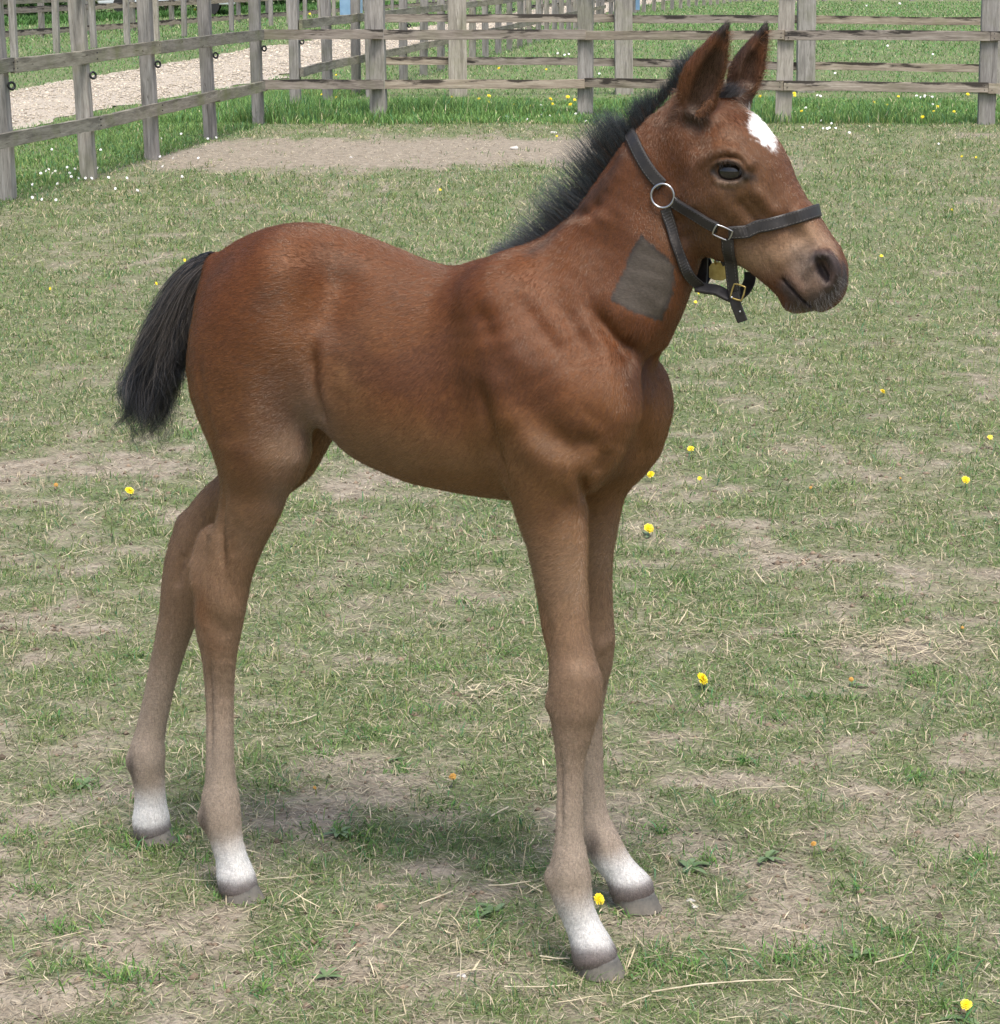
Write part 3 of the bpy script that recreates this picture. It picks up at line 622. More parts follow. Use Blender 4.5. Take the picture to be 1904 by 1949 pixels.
def cast(px, py):
    """first point of the body under a measured picture point, foal local"""
    d = ray(px, py); o = FM.inverted() @ CAM; dl = (FM.inverted().to_3x3() @ d)
    h = BT.ray_cast(o, dl); return (h[0], h[1]) if h[0] else (None, None)
BT = BVHTree.FromPolygons([Vector(v) for v in BV], BF.tolist())
def near(px, py, rad, soft, stretch=(1, 1, 1)):
    p, _ = cast(px, py); p = np.array(p if p else P3(px, py, .05))
    d = np.sqrt((((BV - p)*np.array(stretch))**2).sum(1)); return sstep(rad+soft, rad-soft, d)
def seg(pts, rad, soft):
    Q = [np.array(cast(a, b)[0] if cast(a, b)[0] else P3(a, b, .05)) for a, b in pts]; best = np.full(len(BV), 9.)
    for a, b in zip(Q[:-1], Q[1:]):
        t = np.clip(((BV-a) @ (b-a))/((b-a) @ (b-a)), 0, 1); best = np.minimum(best, np.linalg.norm(BV - a - t[:, None]*(b-a), axis=1))
    return sstep(rad+soft, rad-soft, best)
# pasterns white, coronet dark
for k, (px, py, top, lat, up) in enumerate(((453,1690,1575,NH,1), (288,1585,1490,FH,1), (1131,1822,1690,NF,1), (1205,1695,1610,FF,1))):
    c = P3(px, py, lat); t = P3((px if k < 2 else px-25), top, lat)
    own = (np.abs(y-c[1]) < .07) & (np.abs(x-c[0]) < .12)
    u = (z - c[2])/(t[2]-c[2]) + .10*n1 + .05*n2 + (x-c[0])*-1.2
    C = blend(C, (.60, .60, .59), sstep(1.12, .50, u)*sstep(-.02, .22, u)*own*.88)
    C = blend(C, (.10, .085, .085), sstep(.34, .13, u)*own*.85)
# dark patch behind fetlocks
for a, b in ((386,1562), (249,1462), (1128,1612)):
    C = blend(C, (.05, .04, .04), near(a, b, .012, .010, (1, 1, .5))*.7)
# head
hd = sstep(.26, .34, x)*sstep(.90, 1.0, z)
C = blend(C, (.098, .035, .013), hd*.75)
jaw = seg([(1340,440),(1380,430),(1420,400),(1400,350)], .05, .05)*hd
C = blend(C, (.115, .066, .032), jaw*.6)
mz = seg([(1410,495),(1460,490),(1500,480),(1540,450)], .022, .025)
C = blend(C, (.30, .19, .115), mz*.85)
C = blend(C, (.19, .135, .10), seg([(1535,500),(1550,540),(1560,562)], .026, .022)*.75)
C = blend(C, (.32, .21, .14), seg([(1570,455),(1592,480)], .008, .014)*.7)
C = blend(C, (.30, .20, .14), seg([(1370,345),(1392,352),(1412,346)], .004, .006)*.8)
C = blend(C, (.10, .075, .06), near(1535,495,.018,.02)*.6)
C = blend(C, (.035, .030, .034), seg([(1556,490),(1580,490),(1598,515),(1590,545),(1560,510)], .012, .010)*.9)
C = blend(C, (.045, .038, .040), seg([(1560,575),(1590,560),(1606,530)], .017, .014)*.9)
C = blend(C, (.040, .034, .036), seg([(1607,510),(1609,535)], .010, .008)*.85)
C = blend(C, (.045, .036, .034), seg([(1497,543),(1515,568),(1540,588)], .012, .011)*.9)
C = blend(C, (.07, .052, .045), seg([(1512,585),(1535,596),(1552,590)], .012, .012)*.75)
for pts in ([(1356,325),(1368,311),(1386,306),(1403,313),(1419,334)], [(1358,328),(1372,340),(1390,345),(1407,342),(1420,336)]):
    C = blend(C, (.022, .018, .018), seg(pts, .0035, .0035)*.9)
C = blend(C, (.028, .022, .020), seg([(1418,333),(1432,337)], .006, .006)*.85)
# ears: dark rims and tips, dark hollows
for tp, lt, bs in (((1383,46), .056, (1345,120)), ((1457,48), -.052, (1430,115))):
    t = P3(*tp, lt); C = blend(C, (.020, .017, .018), sstep(.034, .012, np.linalg.norm(BV-t, axis=1))*.95)
for pts in ([(1362,115),(1342,165),(1328,200),(1322,222)],):
    C = blend(C, (.030, .016, .011), seg(pts, .020, .012)*.9)
C = blend(C, (.040, .020, .013), seg([(1412,115),(1412,150),(1420,176)], .026, .012)*.9)
# mane groove and withers darker, with the mane's parting shadow painted in
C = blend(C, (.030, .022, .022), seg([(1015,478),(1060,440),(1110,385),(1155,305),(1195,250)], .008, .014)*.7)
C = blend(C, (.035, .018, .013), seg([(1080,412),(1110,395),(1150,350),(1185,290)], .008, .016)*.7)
# shaved patch on the neck, an irregular four-sided shape
poly = np.array([[1222,447],[1235,458],[1279,503],[1276,560],[1256,610],[1215,592],[1173,568],[1178,545],[1205,478]], float)
def in_poly(px, py, poly):
    ins = np.zeros(len(px), bool); n = len(poly); dmin = np.full(len(px), 1e9)
    for i in range(n):
        a, b = poly[i], poly[(i+1) % n]
        c = ((a[1] > py) != (b[1] > py)) & (px < (b[0]-a[0])*(py-a[1])/(b[1]-a[1]+1e-9)+a[0]); ins ^= c
        t = np.clip(((px-a[0])*(b[0]-a[0])+(py-a[1])*(b[1]-a[1]))/((b-a) @ (b-a)), 0, 1)
        dmin = np.minimum(dmin, np.hypot(px-a[0]-t*(b[0]-a[0]), py-a[1]-t*(b[1]-a[1])))
    return np.where(ins, -dmin, dmin)
nearside = y < .02
def to_xz(pts, lat): return np.array([[P3(a, b, lat)[0], P3(a, b, lat)[2]] for a, b in pts])
sd = in_poly(x, z, to_xz(poly, .062)); wob = .0022*n2 + .0028*vnoise(BV*np.array([1, 1, .5]), 240, 45, 2)
PATCH = sstep(.0015, -.0015, sd + wob)*nearside
C = blend(C, np.array((.060, .050, .041)), PATCH)
C = C*(1 - .25*(PATCH*np.clip(vnoise(BV, 60, 21, 3), 0, 1))[:, None])
C = blend(C, (.030, .026, .026), PATCH*sstep(-.006, -.001, sd)*.75)
# white star on the forehead
star_p = to_xz([(1436,203),(1450,207),(1464,222),(1474,240),(1479,262),(1478,286),(1466,279),(1450,270),(1435,258),(1423,240),(1427,222)], .022)
sds = in_poly(x - (-y-.022)*.445, z, star_p); _n9 = vnoise(BV*np.array([1, 1, .45]), 260, 41, 2)
STAR = sstep(.0045, -.0045, sds + .0095*_n9)*(z > 1.1)*(y < .045)
C = blend(C, (.86, .86, .85), STAR)
C = np.clip(C*(1 + .10*n1 + .06*n2)[:, None], .008, .95)

# ------------------------------------------------ coat material and hair
def hair_mat(name, rough=.45, mult=1.0, spec=.5):
    m = NT(name); a = m.n('ShaderNodeAttribute', attribute_name='Col').outputs['Color']
    return m, a
m, a = hair_mat('coat_skin')
co = m.coord('Object'); mp = m.n('ShaderNodeMapping'); m.l(co, mp.inputs[0]); mp.inputs['Scale'].default_value = (160, 500, 420); mp.inputs['Rotation'].default_value = (0, math.radians(22), 0)
st = m.noise(1.0, 3, .6, mp.outputs[0])
sc_ = m.ramp(st, [(.3, (.72, .72, .72)), (.7, (1.25, 1.22, 1.18))])
m.bump(st, .35, .0012)
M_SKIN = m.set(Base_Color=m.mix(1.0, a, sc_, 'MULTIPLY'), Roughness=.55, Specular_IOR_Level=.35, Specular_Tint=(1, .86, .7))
m, a = hair_mat('coat_hair')
hi = m.n('ShaderNodeHairInfo'); rnd = hi.outputs['Random']
var = m.ramp(rnd, [(0, (.66, .63, .60)), (.6, (1.02, 1.02, 1.02)), (1, (1.75, 1.75, 1.75))])
M_HAIR = m.set(Base_Color=m.mix(1.0, a, var, 'MULTIPLY'), Roughness=.27, Specular_IOR_Level=1.0, Specular_Tint=(1, .86, .70))

foal = empty('foal', (0, 0, 0)); foal.matrix_world = FM
tag(foal, 'young bay foal with white star and shaved grey neck patch, standing on the worn grass', 'foal')
me = bpy.data.meshes.new('body')
me.vertices.add(len(BV)); me.vertices.foreach_set('co', BV.astype(np.float32).ravel())
me.loops.add(BF.size); me.loops.foreach_set('vertex_index', BF.astype(np.int32).ravel())
me.polygons.add(len(BF)); me.polygons.foreach_set('loop_start', np.arange(0, BF.size, 4, dtype=np.int32))
me.update(calc_edges=True); me.polygons.foreach_set('use_smooth', np.ones(len(BF), bool))
ca = me.color_attributes.new('Col', 'BYTE_COLOR', 'CORNER')
def srgb(c): return np.where(c <= .0031308, c*12.92, 1.055*np.power(np.maximum(c, 1e-6), 1/2.4)-.055)
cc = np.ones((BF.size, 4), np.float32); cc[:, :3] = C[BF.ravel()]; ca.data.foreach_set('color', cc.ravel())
me.materials.append(M_SKIN); me.materials.append(M_HAIR)
body = bpy.data.objects.new('body', me); COL.objects.link(body); body.parent = foal
# the way the coat lies: back along the trunk, down the legs and neck, down the face, up the ears
_mx = Matrix.Identity(3)
FX, FY, FZ = x[BF[:, 0]], y[BF[:, 0]], z[BF[:, 0]]
fn = BN[BF[:, 0]]
def mixd(D, d, w): return D*(1-w[:, None]) + np.array(d)[None, :]*w[:, None]
D = np.tile(np.array((-.90, 0, -.38)), (len(BF), 1))
D = mixd(D, (-.55, 0, -.80), sstep(-.02, .16, FX)*sstep(.62, .80, FZ))          # shoulder
D = mixd(D, (-.35, 0, -.95), sstep(-.28, -.36, FX)*sstep(.95, .80, FZ))          # quarter
D = mixd(D, (-.08, 0, -1), sstep(.62, .48, FZ))                                  # legs
D = mixd(D, (-.40, 0, -.90), sstep(.14, .24, FX)*sstep(.80, .90, FZ))            # neck
hw = sstep(.32, .40, FX)*sstep(.96, 1.02, FZ)
D = mixd(D, (.30, 0, -.95), hw)
ew = np.maximum(sstep(.085, .065, np.linalg.norm((np.c_[FX, FY, FZ] - P3(1352, 110, .055)), axis=1)), sstep(.075, .055, np.linalg.norm((np.c_[FX, FY, FZ] - P3(1436, 100, -.05)), axis=1)))
D = mixd(D, (.25, 0, .97), ew)
fl = np.exp(-((FX - P3(620, 650, .12)[0])**2 + ((FZ - P3(620, 650, .12)[2])/1.6)**2)/.045**2)
D = mixd(D, (.35, 0, .25), fl*.6)
sw = vnoise(np.c_[FX, FY, FZ], 7, 31, 2); ca_, sa_ = np.cos(sw*.35), np.sin(sw*.35)
D = np.c_[D[:, 0]*ca_ - D[:, 2]*sa_, D[:, 1], D[:, 0]*sa_ + D[:, 2]*ca_]
Tn = D - fn*(D*fn).sum(1)[:, None]; Tn /= np.maximum(np.linalg.norm(Tn, axis=1, keepdims=True), 1e-6); Bt = np.cross(fn, Tn)
pc = BV[BF]; c0 = pc.mean(1)[:, None, :]
uvs = np.stack([((pc - c0)*Tn[:, None, :]).sum(2), ((pc - c0)*Bt[:, None, :]).sum(2)], 2)*5 + .5
ul = me.uv_layers.new(name='coat_lie'); ul.data.foreach_set('uv', uvs.reshape(-1).astype(np.float32))
eyez = np.maximum(near(1388, 326, .018, .004), near(1572, 515, .014, .006))
def vg(name, w):
    g = body.vertex_groups.new(name=name); qs = np.round(np.clip(w, 0, 1)*20).astype(int)
    for k in range(1, 21):
        ii = np.nonzero(qs == k)[0]
        if len(ii): g.add(ii.tolist(), k/20, 'REPLACE')
    return name
hl = np.ones(len(BV))*.60
hl = np.maximum(hl, sstep(.06, .03, np.linalg.norm(BV - P3(1215, 665, .08), axis=1))*1.0)
hl = np.where(z < .50, .42, hl); hl = np.where((x > .33) & (z > .98), .42, hl)
hl = np.where(((x > .37) & (z > 1.24)), .72, hl)
if FUR:
    vg('coat_cover', (1-.55*PATCH)*(1-eyez)); vg('coat_length', hl*(1-.80*PATCH))
    md = body.modifiers.new('coat', 'PARTICLE_SYSTEM'); ps = body.particle_systems[-1]; s = ps.settings; s.name = 'coat'
    ps.vertex_group_density = 'coat_cover'; ps.vertex_group_length = 'coat_length'; ps.seed = 3
    s.type = 'HAIR'; s.use_advanced_hair = True; s.count = int(420000*FURK); s.hair_step = 3
    s.emit_from = 'FACE'; s.distribution = 'RAND'; s.use_modifier_stack = False; s.use_even_distribution = True
    k = .0125/4.0
    s.normal_factor = .20*k; s.tangent_factor = k; s.tangent_phase = .5; s.factor_random = .22*k
    s.material = 2; s.display_step = 2; s.render_step = 2
    s.root_radius = .30; s.tip_radius = .03; s.radius_scale = .001; s.shape = 0.0
# hooves
m = NT('hoof_horn'); a = m.coord('Object'); nn = m.noise(45, 6, .65, a); n2_ = m.noise(60, 4, .6, a)
zc_ = m.n('ShaderNodeSeparateXYZ'); m.l(a, zc_.inputs[0])
c1 = m.ramp(nn, [(.35, (.065, .064, .060)), (.65, (.17, .155, .125))]); c2 = m.ramp(zc_.outputs[2], [(.004, (.20, .165, .125)), (.024, (.07, .068, .066)), (.05, (.06, .052, .05))])
m.bump(n2_, .5, .002)
M_HOOF = m.set(Base_Color=m.mix(.35, c1, c2), Roughness=.8)
def hoof(c, top, lat, rt, rb, fwd):
    """c: toe-heel centre at ground (picture), top: coronet centre"""
    g = P3(c[0], c[1], lat); t = P3(top[0], top[1], lat); g[2] = 0.0
    vs = []; K = 28; rings = [(0, 1.0), (.04, 1.03), (.5, .96), (.92, .91), (1.0, .88), (1.12, .72)]
    for u, k in rings:
        cx = g[0] + (t[0]-g[0])*u; cz = (t[2])*u; cy = g[1] + (t[1]-g[1])*u
        R = (rb + (rt-rb)*min(u, 1))*(k if u > 1 else 1)
        for j in range(K):
            an = 2*math.pi*j/K; ca_, sa_ = math.cos(an), math.sin(an)
            ex = R*ca_*(1.05 if ca_ > 0 else .90); ey = R*sa_*.86*(1 if ca_ > -.3 else .92)
            tilt = -ca_*R*.18*u if ca_ < 0 else -ca_*R*.10*u*-1
            bumpy = 1 + .012*math.sin(7*an+u*9)
            vs.append((cx + ex*bumpy, cy + ey*bumpy, cz + (.35*R*(-ca_)*-.0) - u*R*.30*(.5-.5*ca_) + tilt*.2))
    fs = []
    for i in range(len(rings)-1):
        for j in range(K): fs.append((i*K+j, i*K+(j+1) % K, (i+1)*K+(j+1) % K, (i+1)*K+j))
    fs.append(tuple(reversed(range(K)))); fs.append(tuple(range((len(rings)-1)*K, len(rings)*K)))
    o = mesh_obj('hoof', vs, fs, M_HOOF, foal, smooth=True); return o
hoof((1141,1850), (1131,1818), NF, .0350, .0385, 1)
hoof((1213,1724), (1203,1696), FF, .0350, .0385, 1)
hoof((460,1704), (452,1682), NH, .0310, .0375, 1)
hoof((297,1600), (289,1577), FH, .0315, .0375, 1)

# ------------------------------------------------ eye, mane, tail, whiskers
def hair_curves(name, pts, radii, mat, parent, cols=None):
    """pts (n,k,3) strands"""
    n, k, _ = pts.shape
    hc = bpy.data.hair_curves.new(name); hc.add_curves([k]*n)
    hc.attributes['position'].data.foreach_set('vector', pts.astype(np.float32).ravel()) if 'position' in hc.attributes else hc.points.foreach_set('position', pts.astype(np.float32).ravel())
    at = hc.attributes.get('radius') or hc.attributes.new('radius', 'FLOAT', 'POINT')
    at.data.foreach_set('value', radii.astype(np.float32).ravel())
    if cols is not None:
        ca2 = hc.attributes.new('Col', 'FLOAT_COLOR', 'CURVE'); c4 = np.ones((n, 4), np.float32); c4[:, :3] = cols; ca2.data.foreach_set('color', c4.ravel())
    hc.materials.append(mat)
    o = bpy.data.objects.new(name, hc); COL.objects.link(o)
    if parent: o.parent = parent
    return o
m, a = hair_mat('mane_hair')
M_MANE = m.set(Base_Color=a, Roughness=.36, Specular_IOR_Level=.6)
def strands(roots, dirs, lens, curl=.0, droop=.0, seg_=6, jitter=.12, wave=.0, r0=.00022, name='mane', cols=None, parent=None, bend=None):
    n = len(roots); d = dirs/np.linalg.norm(dirs, axis=1, keepdims=True) + rng.normal(0, jitter, (n, 3)); d /= np.linalg.norm(d, axis=1, keepdims=True)
    P = np.zeros((n, seg_, 3)); P[:, 0] = roots; step = lens/(seg_-1); ph = rng.uniform(0, 6.28, (n, 2))
    for i in range(1, seg_):
        d = d + (bend if bend is not None else np.zeros(3))*droop/(seg_-1) + rng.normal(0, curl, (n, 3)); d /= np.linalg.norm(d, axis=1, keepdims=True)
        P[:, i] = P[:, i-1] + d*step[:, None]
        if wave: P[:, i, 0] += np.sin(ph[:, 0] + i*1.4)*wave*i/seg_; P[:, i, 1] += np.sin(ph[:, 1] + i*1.3)*wave*i/seg_
    R = np.tile(r0*np.linspace(1, .12, seg_), (n, 1)).reshape(n, seg_)
    return P, R
def topz(px, py):
    """surface point on the crest nearest the measured point"""
    p = P3(px, py, 0); c, nn_, i_, d_ = BT.find_nearest(Vector(p)); return np.array(c)
# mane along the crest
crest = [(958,482,36,(-.95,.28)),(990,478,52,(-.90,.42)),(1022,468,66,(-.80,.58)),(1052,446,80,(-.72,.69)),(1087,410,88,(-.64,.76)),(1122,360,92,(-.58,.81)),(1155,304,90,(-.50,.86)),(1180,270,78,(-.46,.88)),(1198,250,56,(-.42,.90)),
         (1212,238,52,(-.30,.95)),(1228,214,42,(-.22,.97)),(1252,192,30,(-.1,.98)),(1278,166,26,(0,.98)),(1300,152,46,(-.30,.9)),(1322,140,56,(-.35,.9)),(1345,128,44,(-.3,.95))]
N_M = 12000
u = rng.uniform(0, len(crest)-1.001, N_M); i0 = u.astype(int); t = u - i0
cr = np.array([(a, b, l, d[0], d[1]) for a, b, l, d in crest]); q = cr[i0]*(1-t)[:, None] + cr[i0+1]*t[:, None]
cp = np.array([P3(a, b, 0) for a, b, *_ in crest]); base = cp[i0]*(1-t)[:, None] + cp[i0+1]*t[:, None]
latj = rng.normal(0, .009, N_M); roots = base + np.c_[rng.normal(0, .003, N_M), latj, -np.abs(latj)*.6 - .002]
thin = ((u > 8.1) & (u < 8.75)) | (rng.random(N_M) < np.where((u > 10.5) & (u < 12.5), .45, 0))
clump = vnoise(np.c_[u*2.5, latj*60], 1.0, 9, 2)
dirs = np.c_[q[:, 3] + clump*.28, latj*22 + rng.normal(0, .08, N_M), q[:, 4] + clump*.05]
lens = q[:, 2]*.00079*rng.uniform(.30, 1.12, N_M)*(1 + .15*clump)
mc = np.array((.022, .027, .030))[None]*rng.uniform(.5, 2.2, (N_M, 1)); br = rng.random(N_M) < .22; lens[br] *= .6; mc[br] = np.array((.06, .032, .018))*rng.uniform(.6, 1.2, (br.sum(), 1))
k = ~thin
P, R = strands(roots[k], dirs[k], lens[k], curl=.03, jitter=.07, r0=.00027, droop=.25, bend=np.array((-.5, 0, -.4)))
hair_curves('mane', P, R, M_MANE, foal, mc[k])
# forelock tuft between the ears
n_f = 900; c_f, *_q = BT.find_nearest(Vector(P3(1388, 150, 0))); rf = np.array(c_f)[None] + np.c_[rng.normal(0, .008, n_f), rng.normal(0, .012, n_f), np.full(n_f, -.004)]
Pf_, Rf_ = strands(rf, np.c_[rng.normal(.25, .25, n_f), rng.normal(0, .3, n_f), np.full(n_f, .8)], rng.uniform(.012, .030, n_f), curl=.08, jitter=.15, r0=.00024, droop=.6, bend=np.array((.9, 0, -.8)))
hair_curves('forelock', Pf_, Rf_, M_MANE, foal, np.array((.035, .034, .036))[None]*rng.uniform(.5, 1.8, (n_f, 1)))
# tail: strands leave the dock and hang down to wavy tips
N_T = 16000
dock = np.array([P3(a, b, 0) for a, b in ((412,498),(388,512),(362,545),(342,585),(329,620),(322,650))])
u = rng.beta(1.15, .9, N_T)*4.99; i0 = u.astype(int); t = u - i0; base = dock[i0]*(1-t)[:, None] + dock[i0+1]*t[:, None]
an = rng.uniform(0, 2*math.pi, N_T); rr = np.interp(u, [0, 5], [.018, .008])
tdir = dock[i0+1] - dock[i0]; tdir /= np.linalg.norm(tdir, axis=1, keepdims=True); nrm = np.c_[tdir[:, 2], np.zeros(N_T), -tdir[:, 0]]
side = nrm*np.cos(an)[:, None] + np.array((0, 1, 0))[None]*np.sin(an)[:, None]
roots = base + side*rr[:, None]
clump = vnoise(np.c_[u*1.6, an*1.5], 1.0, 19, 2)
NL = 150
lk_g = rng.uniform(0, 1, NL); lk_len = np.where(lk_g > .72, rng.uniform(.62, .88, NL), rng.uniform(.72, 1.06, NL)); lk_ph = rng.uniform(0, 6.28, (NL, 2)); lk_w = rng.uniform(.5, 1.6, NL); lk_y = rng.normal(0, .022, NL)
goal_px = [(246,776),(250,808),(262,830),(274,850),(296,862),(308,820),(322,764),(348,712)]
G = np.array([P3(a, b, 0) for a, b in goal_px])
gl = lk_g*6.99; g0 = gl.astype(int); tipL = G[g0]*(1-(gl-g0))[:, None] + G[g0+1]*(gl-g0)[:, None]; tipL[:, 1] += lk_y; tipL += rng.normal(0, .008, tipL.shape)
want = np.clip((np.cos(an)*-.5+.5) + rng.normal(0, .12, N_T), 0, 1)
order = np.argsort(lk_g); lk = order[np.clip((want*(NL-1) + rng.normal(0, 3, N_T)).astype(int), 0, NL-1)]
tipw = roots + (tipL[lk] - roots)*1.0; spread = rng.normal(0, 1, (N_T, 3))
full = np.clip(lk_len[lk]*(.42 + .58*(u/5)**.6) + rng.normal(0, .07, N_T), .15, 1.08)
seg_ = 14; P = np.zeros((N_T, seg_, 3)); s0 = np.linalg.norm(tipw-roots, axis=1)[:, None]
c1 = roots + (tdir*.8 + side*.25)*s0*.26; c2 = roots*.35 + tipw*.65 + side*.012 + np.array((-.010, 0, .010))
for i in range(seg_):
    tt_ = i/(seg_-1)*full; T_ = tt_[:, None]
    b = (1-T_)**3*roots + 3*(1-T_)**2*T_*c1 + 3*(1-T_)*T_**2*c2 + T_**3*tipw
    w = (.0140*lk_w[lk]*tt_**2); b[:, 0] += w*np.sin(lk_ph[lk, 0] + tt_*15) ; b[:, 1] += w*np.cos(lk_ph[lk, 1] + tt_*11)
    b += spread*1.5*(.0022 + .004*np.sin(np.pi*np.clip(tt_, 0, 1)))[:, None]*(1-.55*T_**2)*(.25 + T_)
    P[:, i] = b
R = np.tile(.00032*np.linspace(1, .15, seg_), (N_T, 1))
mc = np.array((.012, .013, .016))[None]*rng.uniform(.4, 1.8, (N_T, 1)); br = (rng.random(N_T) < .55) & (u < 3.2) & (an > 2.6); mc[br] = np.array((.13, .11, .095))*rng.uniform(.5, 1.3, (br.sum(), 1))
hair_curves('tail', P, R, M_MANE, foal, mc)
# whiskers on lips and chin
wp = [(1600,548),(1590,565),(1575,575),(1560,583),(1545,590),(1530,596),(1515,592),(1500,580),(1585,550),(1570,560),(1600,530),(1555,570),(1520,575)]
roots, dirs, lens = [], [], []
for _ in range(170):
    a_, b_ = wp[rng.integers(len(wp))]; p, nn_ = cast(a_ + rng.normal(0, 7), b_ + rng.normal(0, 6))
    if p is None: continue
    roots.append(p); dirs.append(np.array(nn_)*.6 + np.array((.35, rng.normal(0, .15), -.75))); lens.append(rng.uniform(.006, .026))
P, R = strands(np.array(roots), np.array(dirs), np.array(lens), curl=.10, jitter=.22, r0=.00010, seg_=5)
hair_curves('whiskers', P, R, M_MANE, foal, np.array((.20, .19, .18))[None]*rng.uniform(.5, 1.2, (len(roots), 1)))
# long hairs along the ear rims and in the ears
roots, dirs, lens, cs = [], [], [], []
for pts, lat_, dr in (([(1385,62),(1386,90),(1386,120),(1380,145),(1362,175)], .055, (.55,-.05,.35)), ([(1460,60),(1458,95),(1452,130),(1440,158),(1428,178)], -.045, (.7,0,.25)), ([(1283,240),(1290,200),(1300,170)], .05, (-.5,0,-.1)), ([(1350,185),(1335,205),(1325,215)], .065, (.2,-.4,-.3))):
    for _ in range(420):
        v = rng.uniform(0, len(pts)-1.001); i_ = int(v); a_, b_ = np.array(pts[i_])*(1-v+i_) + np.array(pts[i_+1])*(v-i_)
        c, *_r2 = BT.find_nearest(Vector(P3(a_, b_, lat_ + rng.normal(0, .006)))); roots.append(np.array(c)); dirs.append(np.array(dr)); lens.append(rng.uniform(.006, .016)); cs.append(np.array((.16, .075, .035))*rng.uniform(.5, 1.6))
P, R = strands(np.array(roots), np.array(dirs), np.array(lens), curl=.08, jitter=.3, r0=.00020, seg_=5)
hair_curves('ear_hair', P, R, M_MANE, foal, np.array(cs))
# eyes
m = NT('eye_surface'); a = m.coord('Object'); sp = m.n('ShaderNodeSeparateXYZ'); m.l(a, sp.inputs[0])
st = m.noise(1.0, 3, .6, m.coord('Object', (900, 120, 160)))
M_EYE = m.set(Base_Color=m.ramp(st, [(.35, (.004, .004, .005)), (.7, (.022, .016, .012))]), Roughness=.05, Specular_IOR_Level=.55, Coat_Weight=.1, Coat_Roughness=.05)
def uvsphere(c, r, sc=(1, 1, 1), nu=32, nv=20):
    V = []; F = []
    for i in range(nv+1):
        th = math.pi*i/nv
        for j in range(nu):
            ph_ = 2*math.pi*j/nu; V.append((c[0]+r*sc[0]*math.sin(th)*math.cos(ph_), c[1]+r*sc[1]*math.sin(th)*math.sin(ph_), c[2]+r*sc[2]*math.cos(th)))
    for i in range(nv):
        for j in range(nu): F.append((i*nu+j, (i+1)*nu+j, (i+1)*nu+(j+1) % nu, i*nu+(j+1) % nu))
    return V, F
pe, ne = cast(1388, 326); l0 = -pe[1]; print('eye socket lateral', l0, 'around', [-(cast(a_, b_)[0][1]) for a_, b_ in ((1340,330),(1388,300),(1388,352),(1430,335))])
for s_ in (1, -1):
    c = np.array(P3(1389, 327, l0)); c[1] = (c[1] + .0048)*1.0
    if s_ < 0: c[1] = -c[1]; c[0] += .0
    V, F = uvsphere(c, .0165, (1.22, .95, .95)); mesh_obj('eye', V, F, M_EYE, foal, smooth=True)

roots, dirs, lens = [], [], []
for _ in range(60):
    v = rng.uniform(0, 1); px_, py_ = 1362 + 52*v, 316 - 8*math.sin(v*math.pi) + 8*v + rng.normal(0, 1); p, nn_ = cast(px_, py_)
    if p is None: continue
    roots.append(np.array(p)); dirs.append(np.array(nn_)*.55 + np.array((.25*(v-.3), 0, -.75))); lens.append(rng.uniform(.005, .011))
P, R = strands(np.array(roots), np.array(dirs), np.array(lens), curl=.05, jitter=.12, r0=.00018, seg_=5)
hair_curves('eyelashes', P, R, M_MANE, foal, np.tile(np.array((.03, .024, .02)), (len(roots), 1)))

# ================================================================ HALTER (worn by the foal, a thing of its own)
halter = empty('halter'); halter.matrix_world = FM
tag(halter, 'worn dark brown leather halter with metal rings on the foal head', 'halter')
m = NT('halter_leather'); a = m.coord('Object'); n_ = m.noise(60, 5, .6, a); n3 = m.noise(420, 3, .6, a)
m.bump(n3, .35, .0006)
M_LEA = m.set(Base_Color=m.ramp(n_, [(.3, (.012, .010, .009)), (.62, (.026, .022, .020)), (.8, (.07, .06, .052))]), Roughness=m.ramp(n_, [(.3, (.42,)*3), (.7, (.62,)*3)]), Specular_IOR_Level=.45)
m = NT('halter_steel'); M_STEEL = m.set(Base_Color=(.45, .45, .46), Metallic=1.0, Roughness=.3)
m = NT('halter_brass'); n_ = m.noise(90, 4, .6, m.coord('Object')); M_BRASS = m.set(Base_Color=m.ramp(n_, [(.3, (.30, .21, .06)), (.7, (.50, .38, .14))]), Metallic=.85, Roughness=.42)
m = NT('halter_stitch'); M_STI = m.set(Base_Color=(.10, .09, .08), Roughness=.8)
def surf(px, py, off=.004):
    p, nn_ = cast(px, py)
    if p is None: c, nn_, *_ = BT.find_nearest(Vector(P3(px, py, 0))); p = c
    nn_ = np.array(nn_); return np.array(p) + nn_*off, nn_
def smooth_path(P, N, n=6, it=2):
    A = np.c_[np.array(P), np.array(N)]; A = np.vstack([2*A[0]-A[1], A, 2*A[-1]-A[-2]]); out = []
    for i in range(1, len(A)-2):
        for t in np.linspace(0, 1, n, endpoint=False):
            a, b, c, d = A[i-1], A[i], A[i+1], A[i+2]; out.append(.5*((2*b)+(-a+c)*t+(2*a-5*b+4*c-d)*t*t+(-a+3*b-3*c+d)*t**3))
    out.append(A[-2]); out = np.array(out); Nn = out[:, 3:]; return out[:, :3], Nn/np.linalg.norm(Nn, axis=1, keepdims=True)
